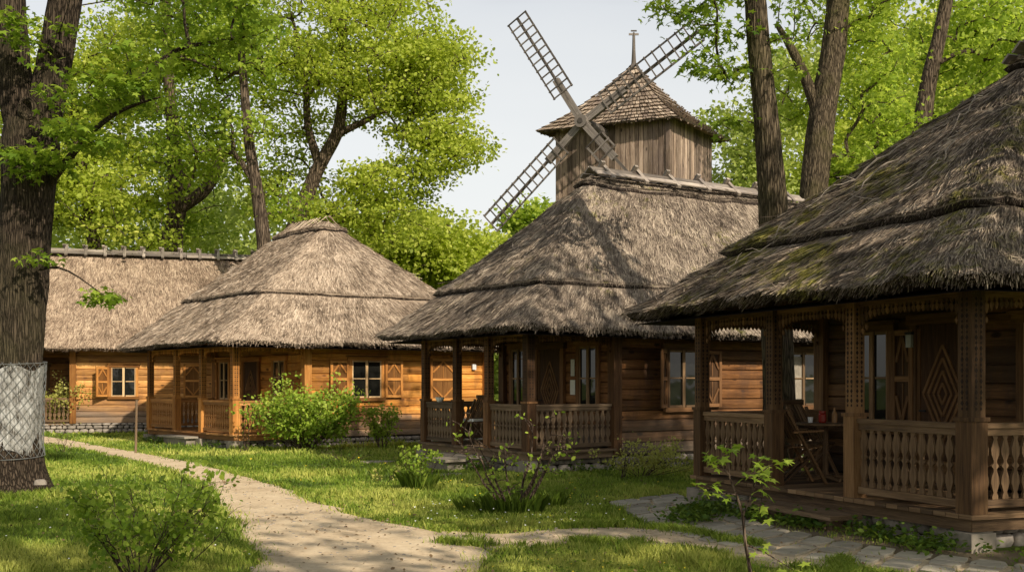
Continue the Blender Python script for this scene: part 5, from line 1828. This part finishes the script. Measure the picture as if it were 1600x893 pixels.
o = MB(); o.cbox(V3(0, 0, .01), V3(.38, 0, 0), V3(0, .38, 0), V3(0, 0, .05), .6)
o = o.build('cushion', M['white'], None); o.location = (W(740, 0, 22.4)[0], 22.4, .232 + .49); o.rotation_euler = (0, 0, 2.4); tag(o, 'flat pale seat cushion on the folding chair of the middle house', 'cushion')

# fallen twigs on the nearest roof
Pf, _ = roof_surface(I4['E'][3], I4['E'][0], r40, r40, (.26, .95), .07, .10, sum(I4['E']) / 4)
for i, (uv, label) in enumerate((
    ([(.30, .62), (.27, .52), (.235, .45), (.225, .36)], 'pale forked dead branch lying across the left slope of the mossy roof'),
    ([(.40, .55), (.42, .42), (.46, .36), (.60, .33)], 'long thin twig lying over the ledge of the mossy roof'),
    ([(.52, .8), (.60, .70), (.62, .60)], 'short curved twig high on the mossy roof slope'),
    ([(.66, .60), (.72, .52), (.74, .44), (.70, .34)], 'bent grey twig near the hip of the mossy roof'),
    ([(.30, .30), (.24, .22), (.20, .10)], 'thin twig on the lower thatch of the mossy roof'))):
    uv = np.array(uv); m = MB()
    t = np.linspace(0, 1, 14); k = np.linspace(0, 1, len(uv))
    u_, v_ = np.interp(t, k, uv[:, 0]), np.interp(t, k, uv[:, 1])
    pp = Pf(u_, v_); pp[:, 2] += .06 + .05 * np.abs(np.sin(t * 7))
    pp += np.random.default_rng(i).normal(0, .02, pp.shape)
    m.tube(pp, np.linspace(.016 if i == 0 else .009, .003, 14), 5, .9)
    for q in range(3):
        j = 3 + q * 3; e = pp[j] + np.array([random.uniform(-.3, .3), random.uniform(-.2, .2), random.uniform(.0, .15)])
        m.tube([pp[j], (pp[j] + e) / 2 + V3(0, 0, .03), e], [.006, .004, .002], 4, .9)
    o = m.build('fallen_twig', M['grey_wood'], None, origin=pp[0]); tag(o, label, 'twig', 'dead twigs fallen on the nearest roof')

# ------------------------------------------------------------------ flagstone walk
def flagstones():
    m = MB()
    up = [G(950, 783), G(985, 776), G(1040, 772), G(1100, 778)]
    L = resample([G(948, 786), G(985, 806), G(1020, 826), G(1100, 850), G(1230, 872), G(1420, 893), (4.6, 8.0), (6.5, 7.2)], 30)
    R_ = resample([G(1060, 772), G(1100, 792), G(1165, 812), G(1240, 832), G(1330, 850), G(1500, 872), (5.2, 8.95), (7.2, 8.3)], 30)
    for i in range(29):
        a = 0.0
        k = random.choice((2, 3, 3))
        cuts = [0] + sorted([(j + random.uniform(-.2, .2)) / k for j in range(1, k)]) + [1]
        sh = random.uniform(-.1, .1)
        for j in range(k):
            s, t = cuts[j], cuts[j + 1]
            def P2(x, y): return (L[i] * (1 - y) + L[i + 1] * y) * (1 - x) + (R_[i] * (1 - y) + R_[i + 1] * y) * x
            pts = [P2(s + .03, .06 + random.uniform(0, .12)), P2((s + t) / 2, random.uniform(.02, .1)), P2(t - .03, .06 + random.uniform(0, .12)), P2(t - .02, .5), P2(t - .04, .92 - random.uniform(0, .12)), P2((s + t) / 2, .97 - random.uniform(0, .08)), P2(s + .04, .92 - random.uniform(0, .12)), P2(s + .02, .5)]
            z = float(gz(*pts[0])) + .022 + random.uniform(0, .012)
            tp = [V3(p[0], p[1], z) for p in pts]
            lo = [p - Zv * .06 for p in tp]
            c = sum(tp) / len(tp)
            tpi = [p + (c - p) * .06 + Zv * .004 for p in tp]
            r = random.random()
            ar = np.cross(tpi[1] - tpi[0], tpi[2] - tpi[0])[2]
            if ar < 0: tp, lo, tpi = tp[::-1], lo[::-1], tpi[::-1]
            m.poly(tpi, None, r)
            n = len(tp)
            for q in range(n):
                m.poly([tp[q], tp[(q + 1) % n], tpi[(q + 1) % n], tpi[q]], None, r)
                m.poly([lo[q], lo[(q + 1) % n], tp[(q + 1) % n], tp[q]], None, r * .5)
    o = m.build('stone_path', M['flag'], None)
    tag(o, 'irregular flagstone walk leading to the nearest porch', 'path', kind='structure')
    # loose earth bed
    strip('path_bed', L.tolist(), R_.tolist(), 40, M['path'], .010, 'sandy bed beneath the flagstones', 'path', cross=6, wob=.1)
    return np.vstack([L, R_[::-1]])
PATHS.append(flagstones())
# bare earth beside the nearest deck
eL = resample([(2.0, 13.9), (3.0, 11.4), (3.75, 9.6), (5.5, 9.6), (8, 10.6)], 24); eR = resample([(2.6, 14.3), (3.5, 11.8), (4.35, 10.4), (5.8, 10.7), (8, 11.6)], 24)
strip('bare_earth', eL.tolist(), eR.tolist(), 24, M['earth'], .013, 'dark bare soil along the nearest house base', 'soil', cross=6, wob=.08)
EARTH = np.vstack([eL, eR[::-1]])

# low slabs in the lawn before the middle step and orange house
def slabs():
    k = 0
    for (px, py, w, lab) in ((590, 722, .8, 'flat slab in the lawn left of the middle house porch'), (655, 720, .7, 'flat slab nearest the middle house porch step'), (700, 742, .9, 'cracked flat slab in the grass before the middle step'), (190, 687, .9, 'flat slab in the lawn before the farthest house')):
        x, y = G(px, py); m = MB()
        K = 9; pts = []
        for i in range(K):
            a = 2 * math.pi * i / K; r = w * (.45 + .08 * random.random())
            pts.append(V3(x + math.cos(a) * r, y + math.sin(a) * r * .6, float(gz(x, y)) + .03))
        m.poly(pts, None, .6)
        for i in range(K):
            m.poly([pts[i] - Zv * .06, pts[(i + 1) % K] - Zv * .06, pts[(i + 1) % K], pts[i]], None, .3)
        o = m.build('stepping_slab', M['flag'], None, origin=V3(x, y, 0)); tag(o, lab, 'slab', 'flat stepping slabs in the lawn')
slabs()

# ------------------------------------------------------------------ grass
def grass_field():
    rg = np.random.default_rng(5)
    V = []; R_ = []
    def mask(x, y, soft=True):
        bad = np.zeros(x.shape, bool)
        for p in PATHS[:1] + PATHS[1:2]:
            j = rg.normal(0, .17, x.shape); k = rg.normal(0, .17, x.shape)
            bad |= in_poly(x + j, y + k, p)
        bad |= in_poly(x + rg.normal(0, .04, x.shape), y + rg.normal(0, .04, x.shape), PATHS[2]) & (rg.random(x.shape) < .985)
        bad |= in_poly(x, y, EARTH) & (rg.random(x.shape) < .85)
        for f in FOOT: bad |= in_poly(x, y, np.array(f))
        return ~bad
    bands = ((6.5, 10, 3400, .048, .0038), (10, 13, 2200, .052, .0048), (13, 18, 1150, .056, .0065), (18, 25, 520, .06, .010), (25, 33, 230, .065, .016), (33, 44, 90, .075, .028))
    for (y0, y1, dens, h, w) in bands:
        xm = .5 * y1 + 1.2
        area = (y1 - y0) * 2 * xm
        n = int(area * dens)
        x = rg.uniform(-xm, xm, n); y = rg.uniform(y0, y1, n)
        keep = (np.abs(x) < .49 * y + .8)
        # clumpy density and height
        cl = vnoise(x * .9 + 3, y * .9) * .6 + vnoise(x * 3.1, y * 3.1 + 7) * .4
        keep &= rg.random(n) < np.clip(.35 + 1.3 * cl, .25, 1)
        x, y, cl = x[keep], y[keep], cl[keep]
        k = mask(x, y); x, y, cl = x[k], y[k], cl[k]
        n = len(x)
        hh = h * rg.uniform(.45, 1.3, n) * (.55 + .9 * cl)
        tuft = vnoise(x * 1.6 + 40, y * 1.6 + 11)
        hh *= np.where(tuft > .74, 1.9, 1.0)
        a = rg.uniform(0, 2 * np.pi, n); ww = w * rg.uniform(.7, 1.4, n)
        le = rg.uniform(.1, .75, n) * hh; b = rg.uniform(0, 2 * np.pi, n)
        z = gz(x, y) - .004
        p = np.stack([x, y, z], -1)
        s = np.stack([np.cos(a) * ww, np.sin(a) * ww, 0 * a], -1)
        mid = p + np.stack([np.cos(b) * le * .3, np.sin(b) * le * .3, hh * .6], -1)
        tip = p + np.stack([np.cos(b) * le, np.sin(b) * le, hh], -1)
        V.append(np.stack([p - s, p + s, mid + s * .7, tip, mid - s * .7], 1).reshape(-1, 3))
        dry = vnoise(x * .5 + 20, y * .5 + 30)
        R_.append(np.clip(.5 + 1.1 * (dry - .5) + .5 * (vnoise(x * 2.3 + 9, y * 2.3) - .5) + rg.normal(0, .17, n) + .25 * (cl - .5), 0, 1))
    # longer blades creeping over the path edges
    ex = []
    for poly in (PATHS[0][6:-6], PATHS[1]):
        q = resample(poly, 900)
        for rep_ in range(20):
            ex.append(q + rg.normal(0, .07, q.shape))
    ex = np.concatenate(ex); x, y = ex[:, 0], ex[:, 1]
    k = (vnoise(x * 2.6, y * 2.6 + 4) > .42) & (y > 7) & (y < 30); x, y = x[k], y[k]
    for f in FOOT:
        k = ~in_poly(x, y, np.array(f)); x, y = x[k], y[k]
    n = len(x); a = rg.uniform(0, 2 * np.pi, n); b = rg.uniform(0, 2 * np.pi, n); hh = rg.uniform(.03, .10, n); ww = .0045 * (y / 10) * rg.uniform(.7, 1.4, n); le = hh * rg.uniform(.2, .9, n)
    p = np.stack([x, y, gz(x, y)], -1); s = np.stack([np.cos(a) * ww, np.sin(a) * ww, 0 * a], -1)
    mid = p + np.stack([np.cos(b) * le * .3, np.sin(b) * le * .3, hh * .6], -1); tip = p + np.stack([np.cos(b) * le, np.sin(b) * le, hh], -1)
    V.append(np.stack([p - s, p + s, mid + s * .7, tip, mid - s * .7], 1).reshape(-1, 3)); R_.append(np.clip(rg.normal(.5, .2, n), 0, 1))
    o = np_mesh('grass', np.concatenate(V), 5, np.concatenate(R_), M['grass'], None, (0, 0, 0))
    tag(o, 'short fresh green grass of the lawn', 'grass', kind='stuff')
grass_field()

def tuft(px, py, n, h, rad, name, label, seed, yd=None):
    rg = np.random.default_rng(seed)
    x0, y0 = G(px, py)
    a = rg.uniform(0, 2 * np.pi, n); r = rad * np.sqrt(rg.random(n))
    x = x0 + np.cos(a) * r; y = y0 + np.sin(a) * r * .8; z = gz(x, y)
    hh = h * rg.uniform(.5, 1.1, n); le = hh * rg.uniform(.1, .7, n); ww = rg.uniform(.0025, .005, n)
    b = a + rg.normal(0, .7, n); c = b + np.pi / 2
    p = np.stack([x, y, z], -1); s = np.stack([np.cos(c) * ww, np.sin(c) * ww, 0 * c], -1)
    mid = p + np.stack([np.cos(b) * le * .3, np.sin(b) * le * .3, hh * .65], -1)
    tip = p + np.stack([np.cos(b) * le, np.sin(b) * le, hh], -1)
    V = np.stack([p - s, p + s, mid + s * .8, tip, mid - s * .8], 1).reshape(-1, 3)
    o = np_mesh(name, V, 5, rg.uniform(.0, .6, n), M['grass'], None, (x0, y0, 0))
    tag(o, label, 'grass tuft', 'long grass tufts on the lawn')
tuft(803, 802, 420, .25, .36, 'grass_tuft', 'tall grass tuft around the foot of the bare sapling', 1)
tuft(755, 800, 200, .2, .32, 'grass_tuft', 'grass tuft just left of the bare sapling', 2)
tuft(655, 765, 240, .3, .25, 'grass_tuft', 'grass tuft under the small leafy shrub', 3)
tuft(860, 790, 160, .2, .2, 'grass_tuft', 'lower grass tuft right of the bare sapling', 4)

def scatter_flowers():
    rg = np.random.default_rng(9)
    for nm, mat, lab, spots, n, s in (('daisies', M['petal_w'], 'tiny white daisies dotted in the lawn', ((-4.5, 11, 2.5, 3), (.3, 13.5, 1.6, 1.6)), 70, .009),
                              ('dandelions', M['petal_y'], 'yellow dandelion heads scattered through the grass', ((-2, 18, 6, 6), (.8, 9.2, 1.6, .8), (1.0, 15, 3, 3)), 38, .009)):
        V = []
        for (cx, cy, rx, ry) in spots:
            x = cx + rg.uniform(-1, 1, n) * rx; y = cy + rg.uniform(-1, 1, n) * ry
            ok = ~(in_poly(x, y, PATHS[0]) | in_poly(x, y, PATHS[1]) | in_poly(x, y, PATHS[2]))
            x, y = x[ok], y[ok]
            z = gz(x, y) + rg.uniform(.05, .10, len(x))
            th = np.arange(6) * np.pi / 3
            ti = rg.uniform(.2, .7, len(x))
            c = np.stack([x, y, z], -1)
            sc_ = s * (y / 11)[:, None]
            V.append((c[:, None, :] + np.stack([np.cos(th)[None] * sc_, np.sin(th)[None] * np.cos(ti)[:, None] * sc_, np.sin(th)[None] * np.sin(ti)[:, None] * sc_], -1)).reshape(-1, 3))
        V = np.concatenate(V)
        o = np_mesh(nm, V, 6, np.full(len(V) // 6, .6), mat, None, (0, 0, 0)); tag(o, lab, 'flowers', kind='stuff')
scatter_flowers()

def litter():
    rg = np.random.default_rng(19)
    n = 2600
    x = rg.uniform(-7, 6, n); y = rg.uniform(7.5, 20, n)
    on_ = in_poly(x, y, PATHS[0]) | in_poly(x, y, PATHS[1]) | in_poly(x, y, PATHS[2])
    x, y = x[on_], y[on_]
    c = np.stack([x, y, gz(x, y) + .026], -1)
    o = leaf_cloud('dry_leaves', c, .035, OVAL, rg.random(len(c)), M['dead'], None, rg, 2.5, origin=(0, 0, 0)); tag(o, 'dry leaves and bits strewn over the dirt path', 'leaf litter', kind='stuff')
    m = MB()
    n = 1100
    x = rg.uniform(-6, 3, n); y = rg.uniform(7.5, 18, n)
    on_ = in_poly(x, y, PATHS[0]) | in_poly(x, y, PATHS[1])
    for a, b in zip(x[on_], y[on_]):
        s = rg.uniform(.008, .022)
        stone(m, V3(a, b, float(gz(a, b)) + .012), V3(s, 0, 0), V3(0, s * .8, 0), V3(0, 0, s * .7))
    o = m.build('pebbles', M['stone'], None, smooth=True); tag(o, 'small pebbles lying on the dirt path', 'pebbles', kind='stuff')
litter()

def ground_cover():
    rg = np.random.default_rng(29)
    cen = []
    for (ax, ay, bx, by, n) in ((2.75, 13.1, 4.2, 9.9, 60), (1.9, 12.4, 2.5, 13.6, 46), (4.4, 9.6, 6, 10.2, 14), (-.6, 20.6, -1.9, 22.8, 24), (-6.4, 27.3, -10.5, 31.3, 24), (1.2, 20.0, 7, 23.6, 26)):
        for i in range(n):
            t = rg.random(); c = np.array([ax + (bx - ax) * t + rg.normal(0, .13), ay + (by - ay) * t + rg.normal(0, .13), 0])
            c[2] = float(gz(c[0], c[1])) + .05
            cen.append(c + np.abs(rg.normal(0, 1, (26, 3))) * np.array([0, 0, .06]) + rg.normal(0, 1, (26, 3)) * np.array([.1, .1, .01]))
    cen = np.concatenate(cen)
    o = leaf_cloud('ground_cover', cen, .06, OVAL, rg.random(len(cen)), M['leaf_dark'], None, rg, 1.2, origin=(0, 0, 0))
    tag(o, 'dark leafy ground cover along the house bases', 'ground cover', kind='stuff')
ground_cover()

def weeds():
    rg = np.random.default_rng(31)
    n = 1500
    x = rg.uniform(-9, 6, n); y = rg.uniform(8, 24, n) 
    k = vnoise(x * .8 + 2, y * .8 + 5) > .48
    for p in PATHS: k &= ~in_poly(x, y, p)
    for f in FOOT: k &= ~in_poly(x, y, np.array(f))
    x, y = x[k], y[k]
    c = np.stack([x, y, gz(x, y) + .03], -1)
    c = (c[:, None, :] + rg.normal(0, 1, (len(c), 12, 3)) * np.array([.06, .06, .012])).reshape(-1, 3)
    o = leaf_cloud('broad_leaf_weeds', c, .045, OVAL, rg.random(len(c)) * .7, M['leaf_near'], None, rg, 1.6, origin=(0, 0, 0))
    tag(o, 'low clover and broad leaf weeds in the lawn', 'weeds', kind='stuff')
    n = 900
    x = rg.uniform(-8, 6, n); y = rg.uniform(8, 22, n)
    c = np.stack([x, y, gz(x, y) + .045], -1)
    o = leaf_cloud('fallen_leaves', c, .04, OVAL, rg.random(len(c)), M['dead'], None, rg, 1.5, origin=(0, 0, 0))
    tag(o, 'brown fallen leaves lying in the grass', 'leaf litter', kind='stuff')
weeds()

# ------------------------------------------------------------------ trees behind the viewer that shade the near house and lawn
SUN_AZ = unit(V3(.60, -.80))          # horizontal direction towards the sun
EL = math.radians(33)
def shade_tree(x, y, h, r, seed, n, label, per=40):
    grow('shade_tree', label, 'tree', 'trees behind the viewer',
         [V3(x, y, -.1), V3(x + .1, y, h * .4), V3(x, y + .1, h * .75), V3(x, y, h)], (.35, .1),
         [(x, y, h * .78, r, r, h * .3, n)], per, .26, DIAMOND, M['leaf_far'], M['bark'], seed, (.55, .55, .3), step=1.0)
shade_tree(10.5, 1.0, 11, 4.0, 201, 85, 'leafy tree right of the viewer, shading the nearest house', per=26)
shade_tree(15.5, 6.5, 12, 3.4, 202, 34, 'leafy tree beyond the near house corner, outside the picture')
shade_tree(7.6, -3.0, 12, 3.0, 203, 22, 'leafy tree behind the viewer, shading the path', per=20)
shade_tree(4.6, -2.2, 12.5, 2.9, 204, 44, 'leafy tree behind the viewer, shading the lower left lawn', per=28)

shade_tree(12.6, 5.6, 15, 3.6, 205, 90, 'taller leafy tree right of the viewer, shading the middle house front', per=28)
# woods behind and left of the viewer (seen in the window panes)
srcs = [o for o in COL.objects if o.name.startswith('shade_tree') and o.parent is None and 'behind' in o.get('label', '')]
for i, (x, y, k, lab) in enumerate(((-13, 3, 0, 'leafy tree left of the viewer, nearest to the path'), (-17, 9, 1, 'leafy tree left of the whitewashed trunk, outside the picture'), (-15, -5, 0, 'leafy tree far left behind the viewer'),
        (-8, -17, 1, 'leafy tree well behind the viewer on the left'), (1, -21, 0, 'leafy tree straight behind the viewer in the distance'), (11, -19, 1, 'leafy tree well behind the viewer on the right'), (-22, 2, 1, 'outermost leafy tree on the left side of the clearing'))):
    src = srcs[k % len(srcs)]
    c = copy_tree(src); c.location = (x, y, float(gz(x, y))); c.rotation_euler = (0, 0, i * 1.3); c['label'] = lab
# ------------------------------------------------------------------ light, sky, camera
w = bpy.data.worlds.new('World'); sc.world = w; w.use_nodes = True
nt = w.node_tree; nt.nodes.clear()
sky = nt.nodes.new('ShaderNodeTexSky'); sky.sky_type = 'NISHITA'; sky.sun_disc = False
sky.sun_elevation = EL; sky.sun_rotation = math.atan2(SUN_AZ[0], SUN_AZ[1])
sky.air_density = 1.0; sky.dust_density = 3.5; sky.ozone_density = 1.0
hs = nt.nodes.new('ShaderNodeHueSaturation'); hs.inputs['Saturation'].default_value = .45
bg = nt.nodes.new('ShaderNodeBackground'); bg.inputs['Strength'].default_value = .055
nt.links.new(sky.outputs[0], hs.inputs['Color']); nt.links.new(hs.outputs[0], bg.inputs[0])
# pale haze, thick near the horizon and thinning upwards
tc = nt.nodes.new('ShaderNodeTexCoord'); sx = nt.nodes.new('ShaderNodeSeparateXYZ'); nt.links.new(tc.outputs['Generated'], sx.inputs[0])
nz = noise(nt, mapping(nt, tc.outputs['Generated'], (1.2, 1.2, 5)), 1.6, 4, .5)
el = mth(nt, 'ADD', sx.outputs[2], mth(nt, 'MULTIPLY', mth(nt, 'SUBTRACT', nz, .5), .28))
hz = ramp(nt, [(0.0, (.86, .83, .76)), (0.18, (.77, .77, .74)), (0.34, (.66, .675, .68)), (0.5, (.26, .29, .33)), (0.75, (.05, .065, .09))])
nt.links.new(el, hz.inputs[0])
bg2 = nt.nodes.new('ShaderNodeBackground'); bg2.inputs['Strength'].default_value = .88; nt.links.new(hz.outputs[0], bg2.inputs[0])
ad = nt.nodes.new('ShaderNodeAddShader'); nt.links.new(bg.outputs[0], ad.inputs[0]); nt.links.new(bg2.outputs[0], ad.inputs[1])
wo = nt.nodes.new('ShaderNodeOutputWorld')
nt.links.new(ad.outputs[0], wo.inputs[0])

sl = bpy.data.lights.new('sun', 'SUN'); sl.energy = 5.0; sl.angle = math.radians(.55); sl.color = (1.0, .90, .74)
so = bpy.data.objects.new('sun', sl); COL.objects.link(so)
dirv = Vector((SUN_AZ[0] * math.cos(EL), SUN_AZ[1] * math.cos(EL), math.sin(EL)))
so.rotation_euler = dirv.to_track_quat('Z', 'Y').to_euler()
so.location = (10, -20, 20)

cam = bpy.data.cameras.new('camera'); co = bpy.data.objects.new('camera', cam); COL.objects.link(co)
co.location = (0, 0, EYE); co.rotation_euler = (math.radians(90), 0, 0)
cam.sensor_width = 36; cam.lens = F / 1600 * 36
cam.shift_y = (HY - 446.5) / 1600
cam.clip_end = 2000; cam.clip_start = .1
sc.camera = co
sc.view_settings.view_transform = 'Standard'; sc.view_settings.look = 'None'; sc.view_settings.exposure = 0; sc.view_settings.gamma = 1
